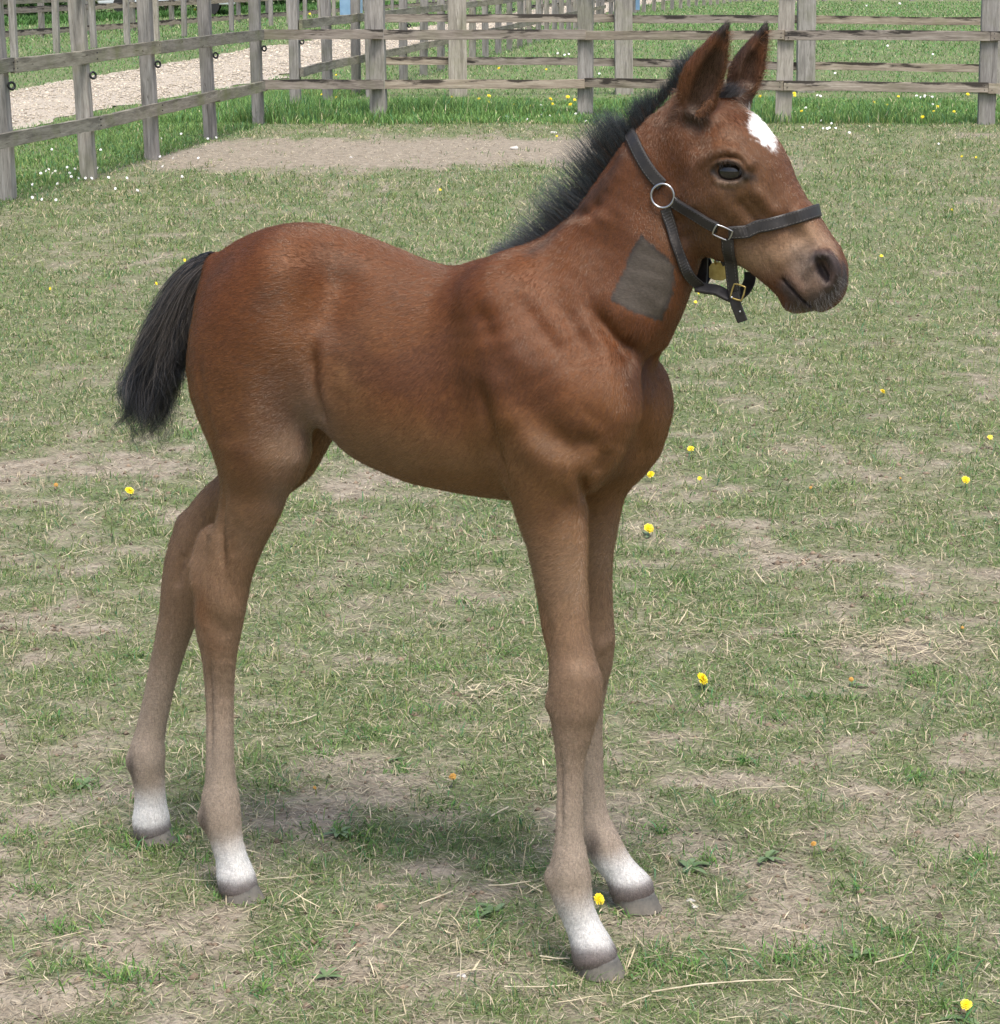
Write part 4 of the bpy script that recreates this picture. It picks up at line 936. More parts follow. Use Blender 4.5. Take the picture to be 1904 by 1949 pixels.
def strap(name, P, N, w=.0165, th=.0032, mat=None, parent=None, n=6, closed=False, stitch=False, label=None, conform=False):
    P, N = smooth_path(P, N, n)
    if conform:
        for i in range(len(P)):
            c, nn_, *_ = BT.find_nearest(Vector(P[i])); nn_ = np.array(nn_); dd = (P[i]-np.array(c)) @ nn_
            if dd < .003: P[i] = np.array(c) + nn_*.0035
    T = np.gradient(P, axis=0); T /= np.linalg.norm(T, axis=1, keepdims=True); B = np.cross(T, N); B /= np.linalg.norm(B, axis=1, keepdims=True); N = np.cross(B, T)
    sec = [(-.5, -.5), (-.5, .25), (-.42, .5), (.42, .5), (.5, .25), (.5, -.5)]
    V = []; F = []; k = len(sec)
    for p, b, nn_ in zip(P, B, N):
        for s1, s2 in sec: V.append(p + b*s1*w + nn_*s2*th)
    for i in range(len(P)-1):
        for j in range(k): F.append((i*k+j, i*k+(j+1) % k, (i+1)*k+(j+1) % k, (i+1)*k+j))
    F.append(tuple(reversed(range(k)))); F.append(tuple(range((len(P)-1)*k, len(P)*k)))
    o = mesh_obj(name, V, F, mat or M_LEA, parent or halter)
    if stitch:
        V2 = []; F2 = []; L_ = np.r_[0, np.cumsum(np.linalg.norm(np.diff(P, axis=0), axis=1))]; s = .004
        while s < L_[-1]-.005:
            for e in (-.36, .36):
                q = [np.array([np.interp(u_, L_, P[:, c]) + e*w*np.interp(u_, L_, B[:, c]) + (th*.5+.0004)*np.interp(u_, L_, N[:, c]) for c in range(3)]) for u_ in (s, s+.0026)]
                bb = np.array([np.interp(s, L_, B[:, c]) for c in range(3)])*.00045; i0 = len(V2)
                V2 += [q[0]-bb, q[0]+bb, q[1]+bb, q[1]-bb]; F2.append((i0, i0+1, i0+2, i0+3))
            s += .0048
        mesh_obj('stitching', V2, F2, M_STI, o)
    return o
def torus(name, c, n_, R, r, parent=None, mat=None, up=None, sx=1.0, square=False, K=40, k=10):
    n_ = np.array(n_)/np.linalg.norm(n_); u = np.cross(n_, up if up is not None else (0, 0, 1)); u /= np.linalg.norm(u); v = np.cross(n_, u); V = []; F = []
    for i in range(K):
        a = 2*math.pi*i/K; ca_, sa_ = math.cos(a), math.sin(a)
        if square:
            q = max(abs(ca_), abs(sa_))**.8; ca_, sa_ = ca_/q, sa_/q
        d = u*ca_*sx + v*sa_; ctr = np.array(c) + d*R; dn = d/np.linalg.norm(d)
        for j in range(k):
            b = 2*math.pi*j/k; V.append(ctr + dn*math.cos(b)*r + n_*math.sin(b)*r)
    for i in range(K):
        for j in range(k): F.append((i*k+j, i*k+(j+1) % k, ((i+1) % K)*k+(j+1) % k, ((i+1) % K)*k+j))
    return mesh_obj(name, V, F, mat or M_STEEL, parent or halter, smooth=True)
def mir(p): return np.array(p)*np.array((1, -1, 1))
def hoop(A, B, a0, a1, n, off=.004, cen=None):
    """points round the head or neck in the plane of A-B and the lateral axis; angle 0 points to B, +90 to the near side"""
    C_ = P3(*cen, 0); e1 = P3(*B, 0) - C_; e1 /= np.linalg.norm(e1); e2 = np.array((0, -1., 0)); P = []; N = []
    for a in np.linspace(math.radians(a0), math.radians(a1), n):
        d = e1*math.cos(a) + e2*math.sin(a); h = BT.ray_cast(Vector(C_ + d*.35), Vector(-d)); P.append(np.array(h[0]) + np.array(h[1])*off); N.append(d)
    return P, N
# crown strap over the neck behind the ears
pts = [(1262,352),(1246,335),(1232,315),(1218,290),(1208,268),(1204,250)]
Pn, Nn = zip(*[surf(a_, b_) for a_, b_ in pts]); top, tn = surf(1206, 240, .006); top[1] = 0; tn = np.array((-.5, 0, .86))
Pf = [mir(p) for p in Pn[::-1]]; Nf = [mir(p) for p in Nn[::-1]]
strap('crown_strap', list(Pn) + [top] + Pf, list(Nn) + [tn] + Nf, w=.0185, conform=True, stitch=True)
# cheek rings
rc, rn = surf(1264, 372, .006)
torus('ring', rc, rn, .0165, .0017); torus('ring', mir(rc), mir(rn), .0165, .0017)
# cheek straps
sq, sqn = surf(1377, 438, .007)
pts = [(1281,382),(1300,392),(1325,407),(1350,423),(1368,432)]
Pn, Nn = zip(*[surf(a_, b_, .005) for a_, b_ in pts])
strap('cheek_strap', list(Pn), list(Nn), w=.0165, stitch=True, th=.0045); strap('cheek_strap', [mir(p) for p in Pn], [mir(p) for p in Nn], w=.0165, th=.0045)
torus('ring', sq, sqn, .0125, .0013, sx=.7, square=True, up=(.87, 0, -.5)); torus('ring', mir(sq), mir(sqn), .0125, .0013, sx=.7, square=True, up=(.87, 0, -.5))
# noseband over the nose
P, N = hoop(None, (1546,405), 97, -97, 25, .004, cen=(1440,432))
P[0], N[0] = surf(1388, 440, .006); P[-1], N[-1] = mir(P[0]), mir(N[0])
strap('noseband', P, N, w=.0180, conform=True, stitch=True, n=4)
# throat straps running down to the chin assembly
a_ = [(1268,397,None),(1275,430,None),(1284,465,None),(1297,498,None),(1312,525,.040),(1332,545,.022)]
def mixp(lst):
    P = []; N = []
    for px_, py_, lt in lst:
        if lt is None: p, nn_ = surf(px_, py_, .005)
        else: p = P3(px_, py_, lt); nn_ = np.array((0, -1., 0))
        P.append(p); N.append(nn_)
    return P, N
P, N = mixp(a_); strap('throat_strap', P, N, w=.0155, stitch=True)
P, N = [mir(p) for p in P], [mir(p) for p in N]; P[-1] = P3(1336, 545, -.015); strap('throat_strap', P, N, w=.0155)
# under-chin straps
P = [P3(1326,545,.022), P3(1345,549,.022), P3(1365,552,.021), P3(1385,562,.020), P3(1402,568,.018)]
strap('chin_strap', P, [np.array((.12, -.7, .6))]*5, w=.016, th=.0045)
P = [P3(1338,476,-.028), P3(1337,500,-.026), P3(1336,522,-.022), P3(1335,545,-.010)]
strap('chin_strap', P, [np.array((0, -1., .05))]*4, w=.0165, th=.0035)
P = [P3(1428,518,-.030), P3(1427,535,-.026), P3(1418,552,-.016), P3(1405,562,-.004), P3(1396,566,.010)]
strap('chin_strap', P, [np.array((.3, -.7, .5))]*5, w=.0165, th=.0035)
# drop strap from the square ring through the buckle, with its loose end
P = [surf(1386,452,.006)[0], surf(1389,475,.007)[0], P3(1391,500,.036), P3(1394,530,.030), P3(1398,560,.026)]
strap('drop_strap', P, [np.array((0, -1., .05))]*5, w=.0175, th=.004, stitch=True)
P = [P3(1397,556,.030), P3(1400,575,.030), P3(1406,592,.029), P3(1414,612,.027)]
o = strap('strap_end', P, [np.array((0, -1., .08))]*4, w=.0150, th=.0028)
torus('buckle', P3(1405,556,.031), (0, -1, .1), .0105, .0014, mat=M_BRASS, square=True, sx=.85, up=(.25, 0, 1))
V, F = uvsphere(P3(1409,593,.031), .0016); mesh_obj('punched_hole_rim', V, F, M_STEEL, halter, smooth=True)
V, F = uvsphere(P3(1393,566,.033), .0018); mesh_obj('rivet', V, F, M_STEEL, halter, smooth=True)
# brass tag hanging under the jaw from its small rings
def plate(name, outline, lat, th, mat, bev=.0):
    A = [P3(px_, py_, lat) for px_, py_ in outline]; B = [p + np.array((0, th, 0)) for p in A]; n = len(A)
    F = [tuple(range(n)), tuple(reversed(range(n, 2*n)))] + [(i, i+n, (i+1) % n+n, (i+1) % n) for i in range(n)]
    return mesh_obj(name, A+B, F, mat, halter)
ol = [(1350,508),(1354,502),(1362,498),(1371,499),(1378,503),(1382,511),(1382,530),(1376,534),(1360,533),(1350,528)]
plate('name_tag', ol, .004, .0015, M_BRASS)
torus('tag_ring', P3(1362,494,.006), (1, .2, .1), .0060, .0011, mat=M_BRASS); torus('tag_ring', P3(1367,490,.006), (.3, 1, .1), .0050, .0010)
P = [P3(1360,476,.006), P3(1370,484,.008), P3(1378,492,.008), P3(1384,503,.006)]
strap('tag_keeper', P, [np.array((.1, -1., .2))]*4, w=.013, th=.003)
V, F = uvsphere(P3(1374,487,.0105), .0017); mesh_obj('rivet', V, F, M_STEEL, halter, smooth=True)

# ================================================================ FENCES
def wood(name, c_dark, c_mid, c_light, green=.3, black=.25, along='z'):
    m = NT(name); sc = {'z': (28, 28, 2.2), 'x': (2.2, 28, 28)}[along]
    tc = m.n('ShaderNodeTexCoord').outputs['Object']; orr = m.n('ShaderNodeObjectInfo').outputs['Random']
    def oc(scale=(1, 1, 1)):
        ad = m.n('ShaderNodeVectorMath', operation='ADD'); m.l(tc, ad.inputs[0]); cx_ = m.n('ShaderNodeCombineXYZ')
        mu = m.math('MULTIPLY', orr, 37.0); [m.l(mu, cx_.inputs[i]) for i in range(3)]; m.l(cx_.outputs[0], ad.inputs[1])
        mp = m.n('ShaderNodeMapping'); m.l(ad.outputs[0], mp.inputs[0]); mp.inputs['Scale'].default_value = scale; return mp.outputs[0]
    a = oc(); g = m.noise(1.0, 6, .65, oc(sc), dist=.6); f = m.noise(1.0, 4, .6, oc(tuple(5*s for s in sc)))
    big = m.noise(2.3, 4, .6, a); oi = m.n('ShaderNodeObjectInfo').outputs['Random']
    col = m.ramp(g, [(.25, c_dark), (.5, c_mid), (.78, c_light)])
    col = m.mix(.5, col, m.ramp(f, [(.3, (.5, .48, .46)), (.6, (1.1, 1.1, 1.1))]), 'MULTIPLY')
    crack = m.ramp(m.noise(1.0, 3, .7, oc(tuple(1.7*s for s in sc)), dist=1.2), [(.30, (.25, .23, .2)), (.36, (1, 1, 1))]); col = m.mix(.8, col, crack, 'MULTIPLY')
    moss = m.ramp(big, [(.50, (0, 0, 0)), (.72, (green, green, green))]); col = m.mix(moss, col, (.15, .165, .07))
    wn_ = m.noise(2.3, 5, .62, oc((1, 2.5, 6) if along == 'x' else (3, 3, 1)))
    if along == 'x':
        sx_ = m.n('ShaderNodeSeparateXYZ'); m.l(tc, sx_.inputs[0]); wn_ = m.math('ADD', wn_, m.math('MULTIPLY', sx_.outputs[2], 3.2))
    wet = m.ramp(wn_, [(.57, (0, 0, 0)), (.65, (black,)*3)]); col = m.mix(wet, col, (.028, .024, .022))
    col = m.mix(1.0, col, m.ramp(oi, [(0, (.82, .82, .84)), (.5, (1, 1, 1)), (1, (1.16, 1.12, 1.04))]), 'MULTIPLY')
    m.bump(g, .5, .006); return m.set(Base_Color=col, Roughness=.9, Specular_IOR_Level=.15)
M_POST = wood('post_wood', (.155, .142, .128), (.31, .288, .258), (.44, .415, .38), .42, .15)
M_RAILW = wood('rail_wood', (.135, .112, .092), (.295, .252, .208), (.46, .41, .35), .35, .9, 'x')
M_RAILL = wood('rail_wood_mossy', (.14, .125, .10), (.26, .24, .19), (.36, .335, .28), .75, .35, 'x')
m = NT('black_plastic'); M_BLK = m.set(Base_Color=(.012, .012, .013), Roughness=.35)
m = NT('nail_iron'); M_NAIL = m.set(Base_Color=(.03, .028, .027), Roughness=.6, Metallic=.5)
def beam(name, p0, p1, w, h, mat, parent, seed, nseg=14, lx='x', warp=.004, taper=None):
    """rough sawn timber from p0 to p1; w across, h tall; local x (or z) runs along it so the grain follows"""
    p0 = Vector(p0); p1 = Vector(p1); L_ = (p1-p0).length; r = np.random.default_rng(seed); V = []; F = []
    sec = [(-.5, -.46), (-.46, -.5), (.46, -.5), (.5, -.46), (.5, .46), (.46, .5), (-.46, .5), (-.5, .46)]; k = len(sec)
    ph = r.uniform(0, 6.28, 6)
    for i in range(nseg+1):
        t = i/nseg; s = t*L_
        oy = warp*math.sin(3.1*t + ph[0]) + warp*.3*math.sin(11*t + ph[1]); oz = warp*math.sin(2.7*t + ph[2]) + warp*.35*math.sin(9*t + ph[3])
        tk = 1.0 if taper is None else np.interp(t, taper[0], taper[1])
        for j, (a, b) in enumerate(sec):
            e = r.normal(0, .0012, 2)
            V.append((s, a*w + oy + e[0], b*h*tk + oz + e[1]) if lx == 'x' else (a*w + oy + e[0], b*h + oz + e[1], s))
    for i in range(nseg):
        for j in range(k): F.append((i*k+j, i*k+(j+1) % k, (i+1)*k+(j+1) % k, (i+1)*k+j))
    F.append(tuple(reversed(range(k)))); F.append(tuple(range(nseg*k, nseg*k+k)))
    o = mesh_obj(name, V, F, mat, parent)
    d = (p1-p0).normalized(); o.parent = parent
    if lx == 'x':
        yv = Vector((0, 0, 1)).cross(d).normalized(); zv = d.cross(yv); R_ = Matrix((d, yv, zv)).transposed().to_4x4()
    else:
        R_ = parent_dir_rot.get(parent.name, Matrix.Identity(4)) if parent else Matrix.Identity(4)
        xv = (R_ @ Vector((1, 0, 0))).normalized(); yv = d.cross(xv).normalized(); xv = yv.cross(d); R_ = Matrix((xv, yv, d)).transposed().to_4x4()
    o.matrix_world = Matrix.Translation(p0) @ R_; return o
parent_dir_rot = {}
def g3(p, z=0): return Vector((p[0], p[1], z))
def fence(name, label, posts, rails, side, group=None, pw=.115, pd=.12, ph=1.34, joint=2, leans=None, ins=None, rail_mat=None, rail_w=.036, rail_h=.092, seed=0, nails=True, top=True):
    """posts: list of xy; rails: list of height functions z(i); side: +1/-1 which face carries the rails"""
    d = (posts[-1]-posts[0]); d = d/np.linalg.norm(d); nrm = np.array([-d[1], d[0]])*side
    root = empty(name); tag(root, label, 'fence', group); parent_dir_rot[root.name] = Matrix.Rotation(math.atan2(d[1], d[0]), 4, 'Z')
    for i, p in enumerate(posts):
        ln = leans[i] if leans else rng.normal(0, .008); ln2 = rng.normal(0, .006)
        t = np.array([p[0] + ln*ph, p[1] + ln2*ph])
        po = beam('post', g3(p, -.12), g3(t, ph + rng.uniform(-.02, .03)), pw*rng.uniform(.94, 1.08), pd, M_POST, root, seed*100+i, nseg=12, lx='z', warp=.003)
        if ins and i in ins:
            dd = d if True else d; zc = ins[i]; c = Vector((p[0] + ln*zc, p[1], zc)) + Vector((*(dd*0 + nrm*(pd/2+.03)), 0))
            tr_ = torus('insulator', (0, 0, 0), (.6, -.8, .1), .022, .0085, parent=root, mat=M_BLK, K=20, k=8); tr_.location = c
            stem = beam('insulator_stem', c - Vector((*(nrm*.05), 0)), c - Vector((*(nrm*.018), 0)), .014, .014, M_BLK, tr_, 5, nseg=1)
    for r_i, zf in enumerate(rails):
        i = 0; first = True
        while i < len(posts)-1:
            j = min(i + (joint if not (first and (r_i % 2)) else max(1, joint-1)), len(posts)-1); first = False
            off = nrm*(pd/2 + rail_w/2 + .004); ov = .0
            a = g3(posts[i] + off + d*(.002 if i else -.05), zf(i)); b = g3(posts[j] + off - d*(.002 if j < len(posts)-1 else -.05), zf(j))
            segs = max(10, int((b-a).length*7))
            rl = beam('rail', a, b, rail_w, rail_h*rng.uniform(.95, 1.04), rail_mat or M_RAILW, root, seed*100+50+r_i*10+i, nseg=segs, warp=.005)
            if nails:
                for k_ in range(i, j+1):
                    for dz in (-.02, .022):
                        q = posts[k_] + nrm*(pd/2 + rail_w + .0045) + d*(.035 if k_ == i else (-.035 if k_ == j else .0)); V, F = uvsphere((q[0], q[1], zf(k_) + dz), .0055, nu=8, nv=5); nl = mesh_obj('nail', V, F, M_NAIL, rl, smooth=True); nl.matrix_parent_inverse = rl.matrix_world.inverted()
            i = j
    return root
def zat(p, px, py):
    """height of the rail seen at a measured picture row above ground point p"""
    dpt = ray(px, py); t = p[1]/dpt.y; return (CAM + dpt*t).z
# back fence of the paddock
up = [zat(FB[0], 493, 64), zat(FB[1], 722, 64.5), zat(FB[2], 1115, 65.5), zat(FB[3], 1490, 66.5), zat(FB[4], 1877, 68)]
lo = [zat(FB[0], 493, 160), zat(FB[1], 722, 160), zat(FB[2], 1115, 157.5), zat(FB[3], 1490, 160.5), zat(FB[4], 1877, 166)]
FBx = FB + [FB[4] + (FB[4]-FB[1])*k/3 for k in (1, 2, 3)]; up += [up[-1]-.01]*3; lo += [lo[-1]-.02]*3
print('rail heights', [round(v, 2) for v in up], [round(v, 2) for v in lo], 'posts', [p.round(2) for p in FBx])
fence('post_and_rail_fence', 'weathered post and rail fence across the back of the paddock, black stained rails', FBx[1:], [lambda i: up[i+1], lambda i: lo[i+1], lambda i: 1.30], -1, 'grey timber paddock fences', pw=.155, pd=.125, leans=[-.02, -.012, .012, -.004, 0, 0, 0], joint=1, seed=1)
# left fence; its corner post also ends the back fence rails
PL = [FL[0] - _dl*1.8*k for k in (4, 3, 2, 1)] + FL
upl = [zat(FL[0], 15, 124)]*4 + [zat(FL[0], 15, 124), zat(FL[1], 170, 106), zat(FL[2], 291, 90), zat(FL[3], 401, 77), zat(FL[4], 493, 66)]
lol = [zat(FL[0], 15, 261)]*4 + [zat(FL[0], 15, 261), zat(FL[1], 170, 233), zat(FL[2], 291, 205), zat(FL[3], 401, 182), zat(FL[4], 493, 164)]
lf = fence('post_and_rail_fence', 'mossy left paddock fence running away beside the track to the corner post', PL, [lambda i: upl[i], lambda i: lol[i], lambda i: 1.32], -1, 'grey timber paddock fences', pw=.105, pd=.10, leans=[0, 0, 0, 0, -.03, -.035, -.022, -.022, -.018],
      ins={4: zat(FL[0], 20, 163), 5: zat(FL[1], 175, 143), 6: zat(FL[2], 299, 122), 7: zat(FL[3], 408, 105), 8: zat(FL[4], 498, 92)}, rail_mat=M_RAILL, seed=2)
# short rails joining the corner post to the back fence belong to the back fence's line
d_ = (FB[1]-FB[0])/np.linalg.norm(FB[1]-FB[0]); nb2 = np.array([d_[1], -d_[0]])
cr_ = empty('fence_rails'); tag(cr_, 'two short fence rails between the corner post and the first back fence post', 'fence rails', 'grey timber paddock fences')
for zz, sd_ in ((up[:2], 31), (lo[:2], 37)):
    o_ = nb2*(.05+.018+.004+.036)
    beam('rail', g3(FB[0] + o_ + d_*.0, zz[0]), g3(FB[1] + o_*.86 - d_*.004, zz[1]), .036, .092, M_RAILW, cr_, sd_, nseg=14, warp=.003)
# line that carries on straight beyond the corner
PX3 = [FL[4] + _dl*1.82*k for k in range(1, 26)]
z3u = lambda i: .90; z3l = lambda i: .42
fence('post_and_rail_fence', 'post and rail fence carrying on beyond the corner beside the gravel track', PX3, [z3u, z3l], -1, 'grey timber paddock fences', pw=.11, pd=.10, ins={k: .72 for k in (0, 4, 9, 11, 13)}, rail_mat=M_RAILL, seed=3, nails=False, ph=1.32)
# second cross fence behind the back fence
q = [W2(712, 184), W2(873, 183.5), W2(1188, 180), W2(1533, 176), W2(1894, 180)]; q = q + [q[4] + (q[4]-q[2])*k/2 for k in (1, 2)]
u4 = [zat(q[0], 712, 35), zat(q[1], 873, 35), zat(q[2], 1188, 35.5), zat(q[3], 1533, 37), zat(q[4], 1894, 40)] + [.86]*2; l4 = [zat(q[0], 712, 115), zat(q[1], 873, 116), zat(q[2], 1188, 119), zat(q[3], 1533, 126), zat(q[4], 1894, 130)] + [.4]*2
fence('post_and_rail_fence', 'second cross fence standing just behind the back fence', q, [lambda i: u4[i], lambda i: l4[i]], 1, 'grey timber paddock fences', pw=.20, pd=.13, leans=[0, -.015, -.018, -.01, 0, 0, 0], joint=1, seed=4, nails=False)
# fence on the far side of the track
a5 = W2(28, 112); b5 = W2(605, 39); d5 = (b5-a5)/np.linalg.norm(b5-a5); n5 = int(np.linalg.norm(b5-a5)/2.55)
P5 = [a5 + d5*2.55*k for k in range(-1, n5+8)]
fence('post_and_rail_fence', 'tall fence on the far side of the gravel track, mossy posts', P5, [lambda i: .92, lambda i: 1.28], 1, 'grey timber paddock fences', pw=.14, pd=.10, seed=5, nails=False, ph=1.5, rail_mat=M_RAILL)
# board fence in front of the hedge, far left
a6 = W2(-60, 74); b6 = W2(80, 70); c6 = W2(640, 26); d6 = (c6-b6)/np.linalg.norm(c6-b6); P6 = [b6 + d6*3.2*k for k in range(-3, int(np.linalg.norm(c6-b6)/3.2)+8)]
fence('board_fence', 'pale low board fence in front of the dark hedge', P6, [lambda i: .60, lambda i: .98, lambda i: .12], -1, None, pw=.14, pd=.1, seed=6, nails=False, ph=1.15, rail_h=.13)
# far fence lines at the right
a7 = W2(1226, 24); b7 = W2(1405, 3); d7 = (b7-a7)/np.linalg.norm(b7-a7); P7 = [a7 + d7*2.3*k for k in range(-9, 26)]
fence('post_and_rail_fence', 'most distant fence line of small posts at the top centre', P7, [lambda i: .95, lambda i: .5], -1, 'grey timber paddock fences', pw=.14, pd=.12, seed=7, nails=False)
a8 = W2(1400, 1.5); b8 = W2(1900, 0); P8 = [a8 + (b8-a8)*k/9 for k in range(0, 13)]
fence('post_and_rail_fence', 'far right field fence with pale widely spaced posts', P8, [lambda i: .85, lambda i: 1.2], -1, 'grey timber paddock fences', pw=.2, pd=.15, seed=8, nails=False)

# ================================================================ FAR BACKGROUND
def leafy(name, label, cat, centre, size, n, leaf, cols, seed=0, stems=True, group=None, yaw=0.0):
    """a bush or tree: tapered stems and thousands of leaf faces in uneven clumps"""
    r = np.random.default_rng(seed); root = empty(name, (centre[0], centre[1], 0), yaw); tag(root, label, cat, group)
    nc = max(8, int(n/220)); cc_ = r.uniform(-1, 1, (nc, 3)); cc_ = cc_/np.maximum(1, np.linalg.norm(cc_, axis=1, keepdims=True))**.6
    cc_ = cc_*np.array(size)/2*np.array([.92, .85, .9]) + np.array([0, 0, size[2]*.52]); cr2 = r.uniform(.12, .24, nc)*min(size[2], size[0])
    k = r.integers(0, nc, n); P = cc_[k] + r.normal(0, 1, (n, 3))*cr2[k][:, None]*.55; P[:, 2] = np.abs(P[:, 2])
    u = r.normal(0, 1, (n, 3)); u /= np.linalg.norm(u, axis=1, keepdims=True); v = np.cross(u, r.normal(0, 1, (n, 3))); v /= np.linalg.norm(v, axis=1, keepdims=True); s_ = leaf*r.uniform(.6, 1.4, n)[:, None]
    V = np.stack([P - u*s_, P + v*s_*.6, P + u*s_, P - v*s_*.6], 1).reshape(-1, 3); F = np.arange(n*4).reshape(-1, 4)
    tint = r.uniform(.7, 1.35, nc)[k][:, None]*r.uniform(.75, 1.3, (n, 1)); c = np.array(cols)[r.integers(0, len(cols), n)]*tint
    fast_mesh('foliage', V, F, M_BLADE, root, col=c.repeat(4, 0))
    if stems:
        Vs = []; Fs = []
        for i in range(5):
            x0, y0 = r.uniform(-.3, .3, 2)*np.array([size[0], size[1]])*.6; x1, y1 = x0 + r.normal(0, .25), y0 + r.normal(0, .2); h_ = size[2]*r.uniform(.6, .9); b = len(Vs)
            for t in (0, .5, 1):
                for j in range(6): a = j*math.pi/3; w = .05*(1-.75*t); Vs.append((x0 + (x1-x0)*t + w*math.cos(a), y0 + (y1-y0)*t + w*math.sin(a), h_*t))
            for t in (0, 1):
                for j in range(6): Fs.append((b+t*6+j, b+t*6+(j+1) % 6, b+t*6+6+(j+1) % 6, b+t*6+6+j))
        mesh_obj('stem', Vs, Fs, M_BARK, root)
    return root
m = NT('bark'); M_BARK = m.set(Base_Color=m.ramp(m.noise(9, 5, .6, m.coord('Object')), [(.3, (.05, .04, .03)), (.7, (.13, .105, .08))]), Roughness=.9)
GR = [(.030, .070, .018), (.050, .105, .028), (.080, .150, .040)]
hd0 = W2(-40, 50); hd1 = W2(700, 12); hdn = np.array([-(hd1-hd0)[1], (hd1-hd0)[0]])/np.linalg.norm(hd1-hd0)
hl_ = ['tall dark bush at the far left end of the hedge', 'dark hedge bush left of the pale car', 'dark hedge bush right behind the pale car', 'rounded hedge bush right of the pale car', 'dark hedge bush halfway along the hedge', 'bright hedge bush near the blue tank', 'hedge bush behind the blue tank', 'last hedge bush where the fences meet']
for i in range(8):
    c = hd0 + (hd1-hd0)*(i+.2)/7.4 + hdn*((4.4 if i in (3, 2) else 2.6) + .3*(i % 3)); leafy('hedge_bush', hl_[i], 'bush', c, (9.5 + (i % 3), 2.6, 2.6 + .5*(i % 2)), 9000, .07, GR, 40+i, group='dark hedge bushes behind the board fence', yaw=math.atan2(*(hd1-hd0)[::-1]))
# bright bank of nettles and weeds in front of the hedge
n = 26000; t = rng.uniform(-.1, 1.1, n); Q = hd0 + (hd1-hd0)*t[:, None] + hdn*rng.uniform(-.6, 1.4, n)[:, None]
v, f, c = blades(Q, np.zeros(n), rng.uniform(.08, .26, n), rng.uniform(.02, .05, n), np.abs(rng.normal(.3, .3, n)), rng.uniform(0, 6.28, n), rng.uniform(.1, .8, n), np.array((.075, .165, .040))[None]*rng.uniform(.6, 1.5, (n, 1)))
o = fast_mesh('weed_bank', v, f, M_BLADE, col=c); tag(o, 'bright green weeds growing along the foot of the far hedge', 'weeds', kind='stuff')
# parked pale car seen through the fences
def far_car():
    p = W2(300, 30); root = empty('parked_car', (p[0]+.15, p[1]+1.4, 0), math.radians(4)); tag(root, 'pale car parked in front of the hedge, seen through the far fences', 'car')
    m = NT('car_paint'); mp_ = m.set(Base_Color=(.62, .66, .68), Roughness=.3, Coat_Weight=.5); m = NT('car_glass'); mg = m.set(Base_Color=(.03, .05, .06), Roughness=.08, Specular_IOR_Level=.8); m = NT('tyre'); mt = m.set(Base_Color=(.02, .02, .02), Roughness=.8)
    prof = [(-2.15,.35),(-2.2,.62),(-2.05,.86),(-1.2,.95),(-.55,1.38),(.75,1.42),(1.45,1.0),(2.1,.92),(2.2,.6),(2.15,.32)]; W_ = .86
    V = [(x_, s_*W_*(1 if z_ < 1 else .82), z_) for s_ in (-1, 1) for x_, z_ in prof]; n_ = len(prof); F = [tuple(range(n_)), tuple(reversed(range(n_, 2*n_)))] + [(i, i+n_, (i+1) % n_+n_, (i+1) % n_) for i in range(n_)]
    b = mesh_obj('body', V, F, mp_, root); bv = b.modifiers.new('bevel', 'BEVEL'); bv.width = .06; bv.segments = 3
    for s_ in (-1, 1):
        w = [(-1.0,1.0),(-.5,1.31),(.05,1.34),(.05,1.0)]; w2 = [(.12,1.0),(.12,1.34),(.70,1.33),(1.15,1.02)]
        for ww in (w, w2): mesh_obj('window', [(x_, s_*(.87 if z_ < 1.1 else .735), z_) for x_, z_ in ww], [(0,1,2,3)], mg, root)
        for x_ in (-1.35, 1.35):
            Vw = []; K = 24
            for y_ in (.70, .89):
                for r_ in (.32,):
                    for j in range(K): Vw.append((x_ + r_*math.cos(j*2*math.pi/K), s_*y_, .32 + r_*math.sin(j*2*math.pi/K)))
            Fw = [tuple(range(K)), tuple(range(K, 2*K))] + [(j, (j+1) % K, K+(j+1) % K, K+j) for j in range(K)]; mesh_obj('wheel', Vw, Fw, mt, root)
far_car()
def tank(p, w, h, label, y_off=0):
    """blue ribbed box-shaped tank"""
    root = empty('blue_tank', (p[0], p[1], 0), math.radians(-4)); tag(root, label, 'tank'); m = NT('blue_panel'); a = m.coord('Object'); wv = m.n('ShaderNodeTexNoise'); m.l(a, wv.inputs[0]); wv.inputs['Scale'].default_value = 4
    mb = m.set(Base_Color=m.ramp(wv.outputs[0], [(.3, (.27, .42, .56)), (.7, (.36, .52, .66))]), Roughness=.5)
    n_ = 40; V = []; F = []; D_ = w*.7
    pts = []
    for i in range(n_+1): x_ = -w/2 + w*i/n_; pts.append((x_, -D_/2 + (.02 if i % 2 else 0)))
    pts += [(w/2, D_/2), (-w/2, D_/2)]; k = len(pts)
    V = [(x_, y_, .08) for x_, y_ in pts] + [(x_, y_, h) for x_, y_ in pts]; F = [(i, (i+1) % k, (i+1) % k+k, i+k) for i in range(k)] + [tuple(range(k, 2*k)), tuple(reversed(range(k)))]
    mesh_obj('shell', V, F, mb, root)
    mesh_obj('lid', [(x_*1.03, y_*1.03, z_) for z_ in (h+.002, h+.07) for x_, y_ in ((-w/2,-D_/2),(w/2,-D_/2),(w/2,D_/2),(-w/2,D_/2))], [(0,1,5,4),(1,2,6,5),(2,3,7,6),(3,0,4,7),(4,5,6,7),(3,2,1,0)], mb, root)
    mesh_obj('skid', [(x_, y_, z_) for z_ in (0, .078) for x_, y_ in ((-w/2.1,-D_/2.1),(w/2.1,-D_/2.1),(w/2.1,D_/2.1),(-w/2.1,D_/2.1))], [(0,1,5,4),(1,2,6,5),(2,3,7,6),(3,0,4,7),(4,5,6,7),(3,2,1,0)], M_POST, root)
